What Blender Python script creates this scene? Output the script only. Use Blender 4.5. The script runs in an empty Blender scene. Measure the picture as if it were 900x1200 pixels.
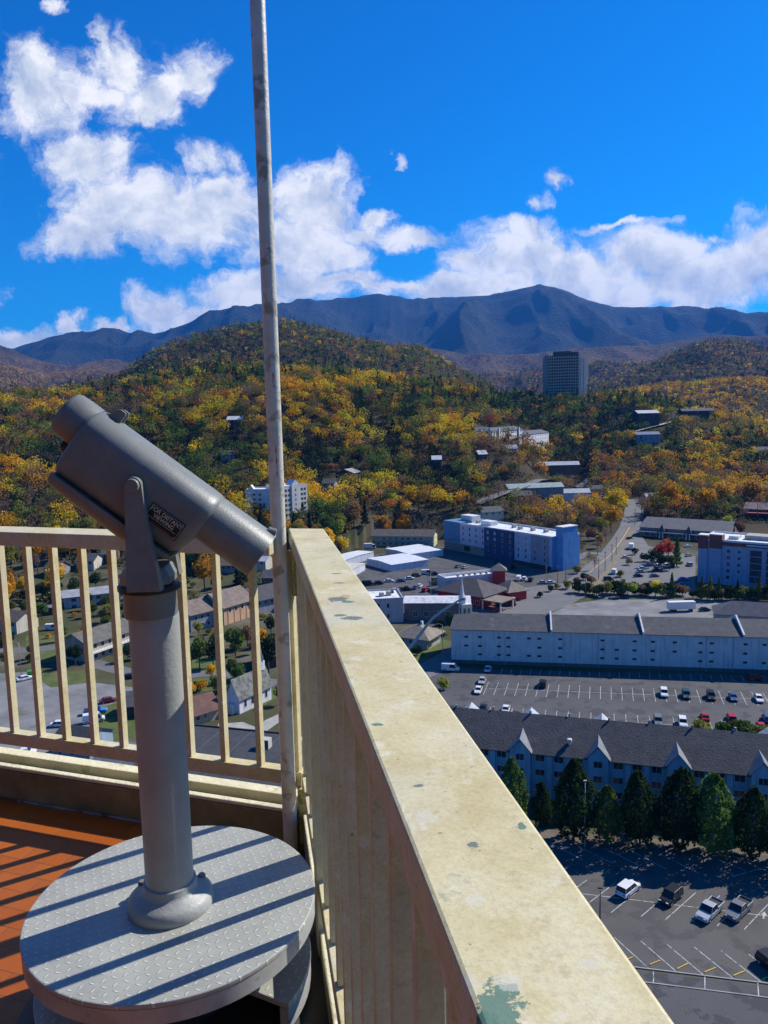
import bpy, bmesh, math, random
import numpy as np
from mathutils import Vector, Matrix
random.seed(7); RNG = np.random.default_rng(11)
scene = bpy.context.scene
COL = scene.collection
R = math.radians
CZ = 74.0                      # height of the eye above the valley floor
SUN_AZ, SUN_EL = R(59), R(39)
# ---------------------------------------------------------------- camera model
F = 901.0; PIT = R(7.0); ROL = R(1.3)
cf = np.array([0, math.cos(PIT), -math.sin(PIT)]); _r = np.array([1., 0, 0]); _u = np.array([0, math.sin(PIT), math.cos(PIT)])
cr = math.cos(ROL)*_r - math.sin(ROL)*_u; cu = math.cos(ROL)*_u + math.sin(ROL)*_r
def ray(px, py): return cf + (px-450)/F*cr - (py-600)/F*cu
def at_z(px, py, z):           # world point at world height z
    d = ray(px, py); t = (z-CZ)/d[2]; return Vector((d[0]*t, d[1]*t, z))
cam = bpy.data.cameras.new('camera'); cam_o = bpy.data.objects.new('camera', cam); COL.objects.link(cam_o)
M = Matrix(((cr[0], cu[0], -cf[0], 0), (cr[1], cu[1], -cf[1], 0), (cr[2], cu[2], -cf[2], CZ), (0, 0, 0, 1)))
cam_o.matrix_world = M
cam.sensor_fit = 'VERTICAL'; cam.sensor_height = 36.0; cam.lens = 36.0*F/1200.0
cam.clip_start = 0.02; cam.clip_end = 60000
scene.camera = cam_o
scene.view_settings.view_transform = 'Standard'; scene.view_settings.look = 'None'; scene.view_settings.gamma = 1.0
scene.view_settings.exposure = 0.35
scene.render.resolution_x = 768; scene.render.resolution_y = 1024
scene.cycles.max_bounces = 6; scene.cycles.transparent_max_bounces = 12; scene.cycles.volume_bounces = 0
scene.cycles.use_denoising = True
# ---------------------------------------------------------------- materials
class NT:
    def __init__(s, tree): s.t = tree; s.n = tree.nodes; s.l = tree.links
    def add(s, kind, **kw):
        n = s.n.new(kind)
        for k, v in kw.items():
            if isinstance(k, str) and hasattr(n, k): setattr(n, k, v)
        return n
    def link(s, a, b): s.l.new(a, b)
    def math(s, op, a, b=None, c=None, clamp=False):
        n = s.n.new('ShaderNodeMath'); n.operation = op; n.use_clamp = clamp
        for i, v in enumerate((a, b, c)):
            if v is None: continue
            if isinstance(v, (int, float)): n.inputs[i].default_value = v
            else: s.l.new(v, n.inputs[i])
        return n.outputs[0]
    def noise(s, vec, scale, detail=4, rough=.55, w=None):
        n = s.n.new('ShaderNodeTexNoise'); n.inputs['Scale'].default_value = scale
        n.inputs['Detail'].default_value = detail; n.inputs['Roughness'].default_value = rough
        if vec is not None: s.l.new(vec, n.inputs['Vector'])
        return n
    def ramp(s, fac, stops):
        n = s.n.new('ShaderNodeValToRGB'); e = n.color_ramp.elements
        while len(e) > 1: e.remove(e[-1])
        e[0].position = stops[0][0]; e[0].color = (*stops[0][1], 1)
        for p, c in stops[1:]:
            x = e.new(p); x.color = (*c, 1)
        s.l.new(fac, n.inputs[0]); return n.outputs[0]
    def mix(s, fac, a, b, mode='MIX'):
        n = s.n.new('ShaderNodeMix'); n.data_type = 'RGBA'; n.blend_type = mode
        for sock, v in ((n.inputs[0], fac), (n.inputs[6], a), (n.inputs[7], b)):
            if isinstance(v, (int, float)): sock.default_value = v
            elif isinstance(v, tuple): sock.default_value = (*v, 1)
            else: s.l.new(v, sock)
        return n.outputs[2]
def new_mat(name):
    m = bpy.data.materials.new(name); m.use_nodes = True; nt = NT(m.node_tree)
    return m, nt, m.node_tree.nodes['Principled BSDF']
_MC = {}
def pbr(name, col, rough=.7, metal=0.0, var=.18, scale=3.0, bump=0.0, bscale=40.0, spots=None, coord='Object', spec=None, streak=0.0):
    if name in _MC: return _MC[name]
    m, t, b = new_mat(name)
    tc = t.add('ShaderNodeTexCoord'); vec = tc.outputs[coord]
    n1 = t.noise(vec, scale, 6, .6)
    lo = tuple(c*(1-var) for c in col); hi = tuple(min(1, c*(1+var)) for c in col)
    c = t.ramp(n1.outputs[0], [(.3, lo), (.7, hi)])
    if spots:
        scol, sscale, thr, soft = spots
        n2 = t.noise(vec, sscale, 5, .6)
        f = t.ramp(n2.outputs[0], [(thr, (0, 0, 0)), (thr+soft, (1, 1, 1))])
        c = t.mix(f, c, scol)
    if streak:
        mp = t.add('ShaderNodeMapping'); mp.inputs['Scale'].default_value = (1.3, 1.3, .10); t.link(vec, mp.inputs[0]); n4 = t.noise(mp.outputs[0], 1.0, 5, .65)
        c = t.mix(t.math('MULTIPLY', t.ramp(n4.outputs[0], [(.48, (0, 0, 0)), (.70, (1, 1, 1))]), streak), c, tuple(k*.45 for k in col))
    t.link(c, b.inputs['Base Color']); b.inputs['Roughness'].default_value = rough; b.inputs['Metallic'].default_value = metal
    if spec is not None: b.inputs['Specular IOR Level'].default_value = spec
    if bump > 0:
        n3 = t.noise(vec, bscale, 4, .6); bp = t.add('ShaderNodeBump'); bp.inputs['Strength'].default_value = bump; bp.inputs['Distance'].default_value = 1.0/bscale
        t.link(n3.outputs[0], bp.inputs['Height']); t.link(bp.outputs[0], b.inputs['Normal'])
    _MC[name] = m; return m
# ---------------------------------------------------------------- mesh builder
class MB:
    def __init__(s): s.v = []; s.f = []; s.m = []
    def add(s, vs, fs, mi=0):
        o = len(s.v); s.v += [tuple(v) for v in vs]; s.f += [tuple(i+o for i in f) for f in fs]; s.m += [mi]*len(fs); return s
    def box(s, x0, x1, y0, y1, z0, z1, mi=0, X=None):
        vs = [(x, y, z) for z in (z0, z1) for y in (y0, y1) for x in (x0, x1)]
        if X is not None: vs = [tuple(X @ Vector(v)) for v in vs]
        return s.add(vs, [(0, 2, 3, 1), (4, 5, 7, 6), (0, 1, 5, 4), (2, 6, 7, 3), (0, 4, 6, 2), (1, 3, 7, 5)], mi)
    def prism(s, poly, z0, z1, mi=0, X=None, mi_top=None):
        n = len(poly); vs = [(p[0], p[1], z0) for p in poly] + [(p[0], p[1], z1) for p in poly]
        a = sum(poly[i][0]*poly[(i+1) % n][1]-poly[(i+1) % n][0]*poly[i][1] for i in range(n))
        idx = list(range(n)) if a > 0 else list(range(n))[::-1]
        if X is not None: vs = [tuple(X @ Vector(v)) for v in vs]
        fs = [tuple(idx[(k+1) % n] if j == 0 else 0 for j in (0,)) for k in range(0)]
        for k in range(n):
            i, j = idx[k], idx[(k+1) % n]; fs.append((i, j, j+n, i+n))
        s.add(vs, fs + [tuple(idx[::-1])], mi); o = len(s.v)-2*n
        s.f.append(tuple(o+n+i for i in idx)); s.m.append(mi if mi_top is None else mi_top); return s
    def quad(s, a, b, c, d, mi=0): return s.add([a, b, c, d], [(0, 1, 2, 3)], mi)
    def tube(s, pts, rads, n=10, mi=0, cap=True):
        pts = [Vector(p) for p in pts]; rads = [rads]*len(pts) if isinstance(rads, (int, float)) else rads
        vs = []; 
        for i, p in enumerate(pts):
            t = (pts[min(i+1, len(pts)-1)]-pts[max(i-1, 0)]).normalized()
            a = Vector((0, 0, 1)) if abs(t.z) < .9 else Vector((1, 0, 0)); x = t.cross(a).normalized(); y = t.cross(x)
            for k in range(n):
                q = 2*math.pi*k/n; vs.append(p+(x*math.cos(q)+y*math.sin(q))*rads[i])
        fs = [(i*n+k, i*n+(k+1) % n, (i+1)*n+(k+1) % n, (i+1)*n+k) for i in range(len(pts)-1) for k in range(n)]
        if cap: fs += [tuple(range(n))[::-1], tuple((len(pts)-1)*n+k for k in range(n))]
        return s.add(vs, fs, mi)
    def lathe(s, prof, n=32, mi=0, c=(0, 0), cap=True):   # prof: (r, z) bottom to top
        vs = [(c[0]+r*math.cos(2*math.pi*k/n), c[1]+r*math.sin(2*math.pi*k/n), z) for r, z in prof for k in range(n)]
        fs = [(i*n+k, i*n+(k+1) % n, (i+1)*n+(k+1) % n, (i+1)*n+k) for i in range(len(prof)-1) for k in range(n)]
        if cap: fs += [tuple(range(n))[::-1], tuple((len(prof)-1)*n+k for k in range(n))]
        return s.add(vs, fs, mi)
    def loft(s, rings, mi=0, cap=True):
        n = len(rings[0]); vs = [v for r_ in rings for v in r_]
        fs = [(i*n+k, i*n+(k+1) % n, (i+1)*n+(k+1) % n, (i+1)*n+k) for i in range(len(rings)-1) for k in range(n)]
        if cap: fs += [tuple(range(n))[::-1], tuple((len(rings)-1)*n+k for k in range(n))]
        return s.add(vs, fs, mi)
    def mesh(s, name, mats, smooth=False, recalc=True):
        me = bpy.data.meshes.new(name); me.from_pydata(s.v, [], s.f)
        for m in (mats if isinstance(mats, (list, tuple)) else [mats]): me.materials.append(m)
        me.polygons.foreach_set('material_index', s.m)
        if recalc:
            bm = bmesh.new(); bm.from_mesh(me); bmesh.ops.recalc_face_normals(bm, faces=bm.faces); bm.to_mesh(me); bm.free()
        if smooth: me.polygons.foreach_set('use_smooth', [True]*len(me.polygons))
        me.update(); return me
    def build(s, name, mats, parent=None, smooth=False, bevel=0, auto=None, recalc=True):
        me = s.mesh(name, mats, smooth, recalc)
        if auto is not None: me.set_sharp_from_angle(angle=R(auto))
        o = bpy.data.objects.new(name, me); COL.objects.link(o)
        if parent is not None: o.parent = parent
        if bevel > 0:
            md = o.modifiers.new('bevel', 'BEVEL'); md.width = bevel; md.segments = 2; md.limit_method = 'ANGLE'; md.angle_limit = R(40)
        return o
def tag(o, label, cat, group=None):
    o['label'] = label; o['category'] = cat
    if group: o['group'] = group
    return o
def empty(name, loc, rz=0.0, label=None, cat=None, group=None):
    o = bpy.data.objects.new(name, None); COL.objects.link(o); o.location = loc; o.rotation_euler = (0, 0, rz); o.empty_display_size = .3
    if label: tag(o, label, cat, group)
    return o
def kind(o, k): o['kind'] = k; return o
def kids(o): return [c for c in bpy.data.objects if c.parent == o]
_KC = {}
def copy_thing(root, loc, rz, scale=None, label=None, group=None, cat=None, swap=None):
    def rec(o, par):
        c = o.copy(); COL.objects.link(c)
        if par is not None: c.parent = par
        if o not in _KC: _KC[o] = [x for x in bpy.data.objects if x.parent == o]
        for k in _KC[o]: rec(k, c)
        return c
    c = rec(root, None); c.location = loc; c.rotation_euler = (0, 0, rz)
    if scale is not None: c.scale = scale if isinstance(scale, (tuple, list)) else (scale,)*3
    if label: c['label'] = label
    if group: c['group'] = group
    if cat: c['category'] = cat
    return c
# ================================================================= FOREGROUND: observation deck
FZ = CZ-1.48                                                  # deck floor
Cn = Vector((-.305, 2.506)); dR = Vector((.172, -.985)).normalized(); nR = Vector((.985, .172)).normalized()
dL = Vector((-.948, .318)).normalized(); nL = Vector((.318, .948)).normalized()   # nL points outwards from the left rail
def PR(t, p, z=0): q = Cn+dR*t+nR*p; return Vector((q.x, q.y, z))
def PL(t, p, z=0): q = Cn+dL*t+nL*p; return Vector((q.x, q.y, z))
# --- paint of the railings: cream, weathered, chipped to green and grey
def rail_paint(name, chips):
    m, t, b = new_mat(name); tc = t.add('ShaderNodeTexCoord'); v = tc.outputs['Object']
    n = t.noise(v, 9, 8, .7); c = t.ramp(n.outputs[0], [(.25, (.50, .40, .18)), (.5, (.64, .56, .32)), (.72, (.70, .65, .45))])
    n2 = t.noise(v, 55, 6, .75); f2 = t.ramp(n2.outputs[0], [(.54, (0, 0, 0)), (.70, (1, 1, 1))]); c = t.mix(t.math('MULTIPLY', f2, .55), c, (.42, .34, .17))
    n4 = t.noise(v, 24, 3, .5); f4 = t.ramp(n4.outputs[0], [(.62, (0, 0, 0)), (.70, (1, 1, 1))]); c = t.mix(t.math('MULTIPLY', f4, .5), c, (.78, .74, .60))
    mp = t.add('ShaderNodeMapping'); mp.inputs['Scale'].default_value = (70, 9, 30); mp.inputs['Rotation'].default_value = (0, 0, R(25)); t.link(v, mp.inputs[0])
    n5 = t.noise(mp.outputs[0], 1.0, 5, .7); f5 = t.ramp(n5.outputs[0], [(.64, (0, 0, 0)), (.70, (1, 1, 1))]); c = t.mix(t.math('MULTIPLY', f5, .45), c, (.33, .28, .16))
    n6 = t.noise(v, 4.0, 4, .6); f6 = t.ramp(n6.outputs[0], [(.52, (0, 0, 0)), (.66, (1, 1, 1))]); c = t.mix(t.math('MULTIPLY', f6, .55), c, (.55, .53, .42))
    n8 = t.noise(v, 160, 5, .8); f8 = t.ramp(n8.outputs[0], [(.45, (0, 0, 0)), (.62, (1, 1, 1))]); c = t.mix(t.math('MULTIPLY', f8, .30), c, (.34, .28, .16))
    n7 = t.noise(v, 90, 2, .5); f7 = t.ramp(n7.outputs[0], [(.71, (0, 0, 0)), (.74, (1, 1, 1))]); c = t.mix(t.math('MULTIPLY', f7, .6), c, (.20, .14, .08))
    n9 = t.noise(v, 17, 10, .82); f9 = t.ramp(n9.outputs[0], [(.600, (0, 0, 0)), (.62, (1, 1, 1))]); c = t.mix(t.math('MULTIPLY', f9, .55), c, (.30, .31, .24))
    mq = t.add('ShaderNodeMapping'); mq.inputs['Scale'].default_value = (26, 5, 20); mq.inputs['Rotation'].default_value = (0, 0, R(-12)); t.link(v, mq.inputs[0]); n10 = t.noise(mq.outputs[0], 1.0, 8, .75); f10 = t.ramp(n10.outputs[0], [(.60, (0, 0, 0)), (.64, (1, 1, 1))]); c = t.mix(t.math('MULTIPLY', f10, .4), c, (.74, .71, .58))
    if chips:
        nd = t.noise(v, 45, 5, .75)
        def chip(p, r, s, col, c, k=1.6):
            vm = t.add('ShaderNodeVectorMath', operation='SUBTRACT'); t.link(v, vm.inputs[0]); vm.inputs[1].default_value = p
            vs = t.add('ShaderNodeVectorMath', operation='MULTIPLY'); t.link(vm.outputs[0], vs.inputs[0]); vs.inputs[1].default_value = (1/r, 1/(r*s), 0)
            ln = t.add('ShaderNodeVectorMath', operation='LENGTH'); t.link(vs.outputs[0], ln.inputs[0])
            d = t.math('ADD', ln.outputs['Value'], t.math('MULTIPLY', t.math('SUBTRACT', nd.outputs[0], .5), k*2.2))
            f = t.ramp(d, [(.78, (1, 1, 1)), (.90, (0, 0, 0))]); return t.mix(t.math('MULTIPLY', f, .92 if col[0] < .3 else .5), c, col)
        for (px, py, r, s, kd) in chips:
            q = at_z(px, py, CZ-.38); col = {'g': (.10, .20, .15), 'w': (.62, .60, .50), 'o': (.50, .14, .05), 'k': (.14, .17, .15)}[kd]
            c = chip((q.x+.305, q.y-2.506, 0), r, s, col, c)
    t.link(c, b.inputs['Base Color']); b.inputs['Roughness'].default_value = .62; b.inputs['Specular IOR Level'].default_value = .3
    bp = t.add('ShaderNodeBump'); bp.inputs['Strength'].default_value = .35; bp.inputs['Distance'].default_value = .002
    t.link(t.math('ADD', n2.outputs[0], n.outputs[0]), bp.inputs['Height']); t.link(bp.outputs[0], b.inputs['Normal'])
    return m
M_rail = rail_paint('cream_rail_paint', None)
M_railtop = rail_paint('chipped_cream_paint', [
    (588, 1182, .021, 1.0, 'g'), (600, 1150, .010, .9, 'w'), (548, 1150, .010, 1.3, 'w'), (560, 1196, .012, 1., 'g'),
    (443, 849, .009, .55, 'g'), (397, 703, .024, 1.0, 'k'), (408, 705, .018, .8, 'g'), (404, 698, .013, 1, 'o'), (412, 724, .020, .8, 'k'), (397, 721, .015, .7, 'g'), (398, 683, .013, .6, 'k'), (394, 672, .012, .6, 'k'),
    (491, 921, .006, .6, 'k'), (555, 990, .006, 1, 'k'), (558, 1055, .008, 1, 'w'), (512, 903, .009, .6, 'w'), (500, 958, .012, 1.2, 'w'), (420, 770, .014, .35, 'w'), (612, 968, .004, 1.6, 'g'), (690, 1130, .008, 1, 'w'), (410, 800, .010, 2.0, 'w')])
M_kerb = pbr('shaded_weathered_ledge', (.26, .205, .09), .75, var=.45, scale=5, bump=.3, bscale=60, spots=((.13, .14, .06), 3.5, .46, .2))  # brown takes in the shade on the ledge face, plus random mottling
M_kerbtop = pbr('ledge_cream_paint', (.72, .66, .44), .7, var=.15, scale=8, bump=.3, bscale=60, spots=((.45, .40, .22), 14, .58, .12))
M_bracket = pbr('mossy_yellow_paint', (.44, .38, .13), .7, var=.4, scale=12, spots=((.16, .15, .05), 20, .5, .1))
# --- deck floor: brick red tiles
def deck_mat():
    m, t, b = new_mat('red_quarry_tile'); g = t.add('ShaderNodeNewGeometry')
    mp = t.add('ShaderNodeMapping'); mp.inputs['Rotation'].default_value = (0, 0, R(18.5)); t.link(g.outputs['Position'], mp.inputs[0])
    br = t.add('ShaderNodeTexBrick'); br.offset = 0.5
    t.link(mp.outputs[0], br.inputs['Vector']); br.inputs['Scale'].default_value = 1.0
    br.inputs['Brick Width'].default_value = .16; br.inputs['Row Height'].default_value = .075; br.inputs['Mortar Size'].default_value = .0022; br.inputs['Mortar Smooth'].default_value = .3
    br.inputs['Color1'].default_value = (.34, .078, .006, 1); br.inputs['Color2'].default_value = (.40, .10, .008, 1); br.inputs['Mortar'].default_value = (.20, .06, .02, 1)
    n = t.noise(g.outputs['Position'], 14, 6, .7); f = t.ramp(n.outputs[0], [(.45, (0, 0, 0)), (.75, (1, 1, 1))])
    c = t.mix(t.math('MULTIPLY', f, .4), br.outputs['Color'], (.40, .12, .02)); t.link(c, b.inputs['Base Color']); b.inputs['Roughness'].default_value = .45
    bp = t.add('ShaderNodeBump'); bp.inputs['Strength'].default_value = .5; bp.inputs['Distance'].default_value = .002; bp.invert = True
    t.link(br.outputs['Fac'], bp.inputs['Height']); t.link(bp.outputs[0], b.inputs['Normal']); return m
M_deck = deck_mat()
deck_poly = [PR(0, 0), PL(6.5, 0), PL(6.5, -7), PR(5.6, -3.2), PR(5.6, 0)]
kind(MB().prism([(p.x, p.y) for p in deck_poly], FZ-.25, FZ).build('deck_floor', M_deck), 'structure')
M_needle = pbr('painted_tower_steel', (.55, .52, .42), .6)
ns = MB().lathe([(3.0, 0), (1.6, 20), (1.2, 45), (1.6, 66), (2.6, FZ-.26)], 20, c=(-2.6, -1.2)); o = ns.build('observation_tower_shaft', M_needle, smooth=True); kind(o, 'structure')
# --- ledges
def lring(f0, f1, outer, zs): pass
def ledge(name, P, L, label, CW=.028):
    root = empty(name, P(0, 0, FZ), 0, label, 'ledge', 'ledges under the deck railing')
    def slab(nm, p0, p1, z0, z1, mat, t0=.0, t1=L):
        mb = MB(); pts = [P(t0, p0), P(t1, p0), P(t1, p1), P(t0, p1)]
        o = mb.prism([(q.x-root.location.x, q.y-root.location.y) for q in pts], z0, z1).build(nm, mat, root, bevel=.004)
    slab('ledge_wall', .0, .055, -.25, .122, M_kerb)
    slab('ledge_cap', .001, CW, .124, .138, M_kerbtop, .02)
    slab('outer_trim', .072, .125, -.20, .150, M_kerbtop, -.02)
    slab('floor_seal', -.010, -.001, -.01, .008, pbr('grey_sealant', (.24, .23, .22), .6, var=.4, scale=30, spots=((.12, .05, .02), 4, .5, .05)))
    return root
ledge('deck_ledge', PL, 6.4, 'shaded brown weathered ledge running along the far side of the deck under the see-through railing')
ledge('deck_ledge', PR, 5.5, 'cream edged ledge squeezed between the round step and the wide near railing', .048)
# --- railings
def railing(P, d, n, L, W, ts, label, M_top, post_t, ext):
    root = empty('guard_railing', P(0, 0, FZ), 0, label, 'railing', 'deck railings'); o0 = root.location
    X = Matrix(((d.x, n.x, 0, 0), (d.y, n.y, 0, 0), (0, 0, 1, 0), (0, 0, 0, 1)))
    def bx(nm, t0, t1, p0, p1, z0, z1, mat, bev=.002):
        return MB().box(t0, t1, p0, p1, z0, z1, X=X).build(nm, mat, root, bevel=bev)
    top = MB(); pts = ext
    top.prism([(q.x-o0.x, q.y-o0.y) for q in pts], 1.048, 1.10); top.build('top_rail', M_top, root, bevel=.004)
    bx('bottom_rail', .0, L, .002, .046, .228, .278, M_rail)
    for t in ts: bx('baluster', t-.010, t+.010, .008, .037, .2785, 1.0475, M_rail, .0015)
    for t, w in post_t: bx('post', t-w/2, t+w/2, -.004, .056, .0, 1.0475, M_rail, .003)
    return root
Lc = [PL(.0, -.11), PL(6.5, -.11), PL(6.5, .03), PL(.16, .03)]
ext_L = [PL(-.02, -.11), PL(6.4, -.11), PL(6.4, .025), PL(-.045, .025)]
# right board: inner line p=0, outer p=.118, end cut parallel to left rail outer line
ext_R = [PR(-.005, -.002), PR(5.5, -.002), PR(5.5, .118), PR(-.135, .118), PR(-.185, -.002)]
ext_L = [PL(.035, -.10), PL(6.4, -.10), PL(6.4, .03), PL(.04, .03)]
railL = railing(PL, dL, nL, 6.3, .13, [.02, .164, .306, .446, .590, .736, .867, .998, 1.12, 1.25]+[1.25+.128*(k+1) for k in range(38)], 'cream railing across the far side of the deck with houses showing between its bars', M_rail, [(3.6, .06)], ext_L)
railR = railing(PR, dR, nR, 5.4, .12, [.015, .15, .29, .43]+[.735+.138*k for k in range(33)], 'wide chipped cream railing running from the near edge to the pole', M_railtop, [(.60, .062)], ext_R)
# bracket block at the corner
MB().box(-.045, .002, -.012, .05, .02, .22, X=Matrix(((dR.x, nR.x, 0, 0), (dR.y, nR.y, 0, 0), (0, 0, 1, 0), (0, 0, 0, 1)))).build('corner_bracket', M_bracket, railR, bevel=.003)
MB().box(-.03, .015, -.005, .045, .90, 1.047, X=Matrix(((dR.x, nR.x, 0, 0), (dR.y, nR.y, 0, 0), (0, 0, 1, 0), (0, 0, 0, 1)))).build('corner_bracket', M_bracket, railR, bevel=.003)
# rust chips and bolt holes on the railing posts
rb = MB()
for t, z in ((1.1, .62), (1.33, .75), (1.38, .40), (1.75, .55), (.95, .33)):
    q = PR(t, -.004, z)-railR.location; 
# --- pole
pole = MB(); ps = [(r, z) for r, z in ((.0245, 0), (.0245, 1.2), (.0235, 2.6), (.021, 5.5), (.0205, 5.52), (.0205, 6.5))]
pole.lathe(ps, 24)
M_pole = pbr('dull_pole_paint', (.62, .57, .46), .42, var=.16, scale=12, bump=.15, bscale=60, spots=((.36, .31, .22), 16, .55, .08))
po = pole.build('tall_pole', M_pole, smooth=True, auto=40); po.location = (-.347, 2.492, FZ)
tag(po, 'tall thin metal pole standing in the corner where the two deck railings meet', 'pole')
for zz, hh in ((1.30, .10), (1.58, .05), (1.08, .03)):
    a = MB()
    th0 = R(-75)
    vs = []; n = 6
    for j in range(7):
        for k in range(n+1):
            th = th0+R(-6+12*k/n)+.03*math.sin(j*2.1); vs.append((.0250*math.cos(th), .0250*math.sin(th), zz+hh*j/6+.004*math.sin(k*3)))
    a.add(vs, [(j*(n+1)+k, j*(n+1)+k+1, (j+1)*(n+1)+k+1, (j+1)*(n+1)+k) for j in range(6) for k in range(n)])
    a.build('red_paint_scrape', pbr('scraped_red', (.42, .10, .07), .6, spots=((.5, .44, .38), 60, .45, .1)), po)
# ================================================================= the viewer and its step
M_view = pbr('grey_hammered_paint', (.200, .205, .182), .42, var=.12, scale=20, bump=.16, bscale=220, spec=.4, spots=((.155, .157, .135), 9, .5, .2))
M_view_dk = pbr('black_rubber', (.012, .012, .013), .5)
M_shaft = pbr('weathered_post_paint', (.33, .34, .315), .5, var=.12, scale=8, bump=.15, bscale=90, spots=((.13, .13, .12), 22, .70, .05))
DCX, DCY = -.531, 1.742; DZ = FZ+.33
def tread_mat(scale_u, name, base=(.40, .405, .36)):
    """raised diamond-plate lozenges, alternately turned"""
    m, t, b = new_mat(name); tc = t.add('ShaderNodeTexCoord'); mp = t.add('ShaderNodeMapping'); t.link(tc.outputs['Object'], mp.inputs[0])
    mp.inputs['Rotation'].default_value = (0, 0, R(22)); mp.inputs['Scale'].default_value = (1/scale_u,)*3
    sx = t.add('ShaderNodeSeparateXYZ'); t.link(mp.outputs[0], sx.inputs[0]); x, y = sx.outputs[0], sx.outputs[1]
    def loz(ox, oy, swap):
        fx = t.math('SUBTRACT', t.math('FRACT', t.math('ADD', x, ox)), .5); fy = t.math('SUBTRACT', t.math('FRACT', t.math('ADD', y, oy)), .5)
        a, c = (fy, fx) if swap else (fx, fy)
        e = t.math('ADD', t.math('POWER', t.math('DIVIDE', t.math('ABSOLUTE', a), .27), 2.0), t.math('DIVIDE', t.math('ABSOLUTE', c), .080))
        return t.math('SUBTRACT', 1.0, e, clamp=True)
    h = t.math('MAXIMUM', loz(0, 0, False), loz(.5, .5, True)); h = t.math('MINIMUM', h, .40)
    n = t.noise(tc.outputs['Object'], 6, 7, .7); n2 = t.noise(tc.outputs['Object'], 45, 4, .7)
    c = t.ramp(n.outputs[0], [(.3, tuple(k*.80 for k in base)), (.7, tuple(k*1.15 for k in base))])
    c = t.mix(t.math('MULTIPLY', t.ramp(n2.outputs[0], [(.55, (0, 0, 0)), (.75, (1, 1, 1))]), .35), c, (.24, .23, .17))
    c = t.mix(t.math('MULTIPLY', h, 2.2), c, tuple(min(.85, k*1.6) for k in base)); t.link(c, b.inputs['Base Color'])
    b.inputs['Roughness'].default_value = .42; b.inputs['Metallic'].default_value = .05
    bp = t.add('ShaderNodeBump'); bp.inputs['Strength'].default_value = 1.0; bp.inputs['Distance'].default_value = .0045
    t.link(t.math('ADD', h, t.math('MULTIPLY', n2.outputs[0], .05)), bp.inputs['Height']); t.link(bp.outputs[0], b.inputs['Normal']); return m
M_tread = tread_mat(.031, 'diamond_plate_steel')
# added dark cabin, unseen behind the camera, holds back sky light on the deck
cab = empty('unseen_shade_cabin', (-1.2, -1.4, FZ), 0, 'added dark cabin, unseen behind the viewpoint, dimming the sky light on the deck', 'cabin'); M_cab = pbr('shade_cabin_dark', (.075, .065, .05), .8)
MB().box(-5.0, 1.25, -3.2, 0, 0, 3.3).build('wall', M_cab, cab); MB().box(-5.2, 1.3, -3.4, .75, 3.301, 3.45).build('roof', M_cab, cab); MB().box(-5.0, -2.1, .001, 3.1, 0, 3.3).build('wall', M_cab, cab)
MB().box(-.6, .3, .002, .05, 0, 2.1).build('door', pbr('shade_cabin_door', (.12, .09, .06), .6), cab)
plat = empty('round_step', (DCX, DCY, FZ), 0, 'round grey diamond plate step with a lower step under it, carrying the viewer post', 'step')
def disc(r, n=96): return [(r*math.cos(2*math.pi*k/n), r*math.sin(2*math.pi*k/n)) for k in range(n)]
RD = .341
t_ = MB().prism(disc(RD), .318, .330).build('top_plate', M_tread, plat, bevel=.003)
M_rim = pbr('rim_steel', (.42, .42, .39), .45, metal=.1, var=.2, scale=15, spots=((.2, .19, .15), 30, .6, .1))
rim = MB(); n = 96
rim.lathe([(RD-.012, .280), (RD-.001, .281), (RD-.001, .3175), (RD-.012, .3175)], 96, cap=False).build('rim_band', M_rim, plat, smooth=True, auto=40)
def sector(r0, r1, a0, a1, n=60):
    return [(r1*math.cos(a0+(a1-a0)*k/n), r1*math.sin(a0+(a1-a0)*k/n)) for k in range(n+1)]+[(r0*math.cos(a1+(a0-a1)*k/n), r0*math.sin(a1+(a0-a1)*k/n)) for k in range(n+1)]
st = sector(.10, .325, R(-27), R(255))
MB().prism(st, .150, .165).build('lower_step', tread_mat(.036, 'lower_diamond_plate'), plat, bevel=.002)
MB().prism(sector(.30, .3235, R(-27), R(255)), .10, .149).build('lower_step_rim', M_rim, plat)
MB().lathe([(.12, .02), (.12, .149)], 32, cap=False).build('core_drum', pbr('dark_drum', (.03, .03, .03), .6), plat, smooth=True, auto=40)
MB().lathe([(.12, .166), (.12, .317)], 32, cap=False).build('core_drum', pbr('dark_drum', (.03, .03, .03), .6), plat, smooth=True, auto=40)
MB().lathe([(.395, .001), (.40, .012), (.385, .055), (.32, .075), (.12, .078)], 64).build('base_skirt', pbr('dark_base_paint', (.035, .036, .032), .55, var=.3), plat, smooth=True, auto=40)
# --- viewer
vw = empty('tower_viewer', (DCX, DCY, DZ), 0, 'grey metal coin viewer on a thick post, its barrel tilted down towards the town', 'viewer')
vx, vy = -.003, -.016
MB().lathe([(.056, .03), (.0565, .70), (.056, .715)], 40, c=(vx, vy)).build('post', M_shaft, vw, smooth=True, auto=40)
MB().lathe([(.099, 0), (.101, .006), (.099, .022), (.088, .032), (.068, .040), (.0625, .048), (.0615, .062), (.0575, .064)], 48, c=(vx, vy)).build('flange', M_shaft, vw, smooth=True, auto=50)
for a in (R(40), R(160)):
    MB().lathe([(.010, .030), (.010, .038), (.007, .042)], 12, c=(vx+.082*math.cos(a), vy+.082*math.sin(a))).build('bolt', M_view, vw, smooth=True, auto=40)
cx_, cy_ = vx-.004, vy-.006
MB().lathe([(.0585, .715), (.060, .720), (.060, .768), (.062, .772)], 40, c=(cx_, cy_)).build('collar', M_view, vw, smooth=True, auto=40)
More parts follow.
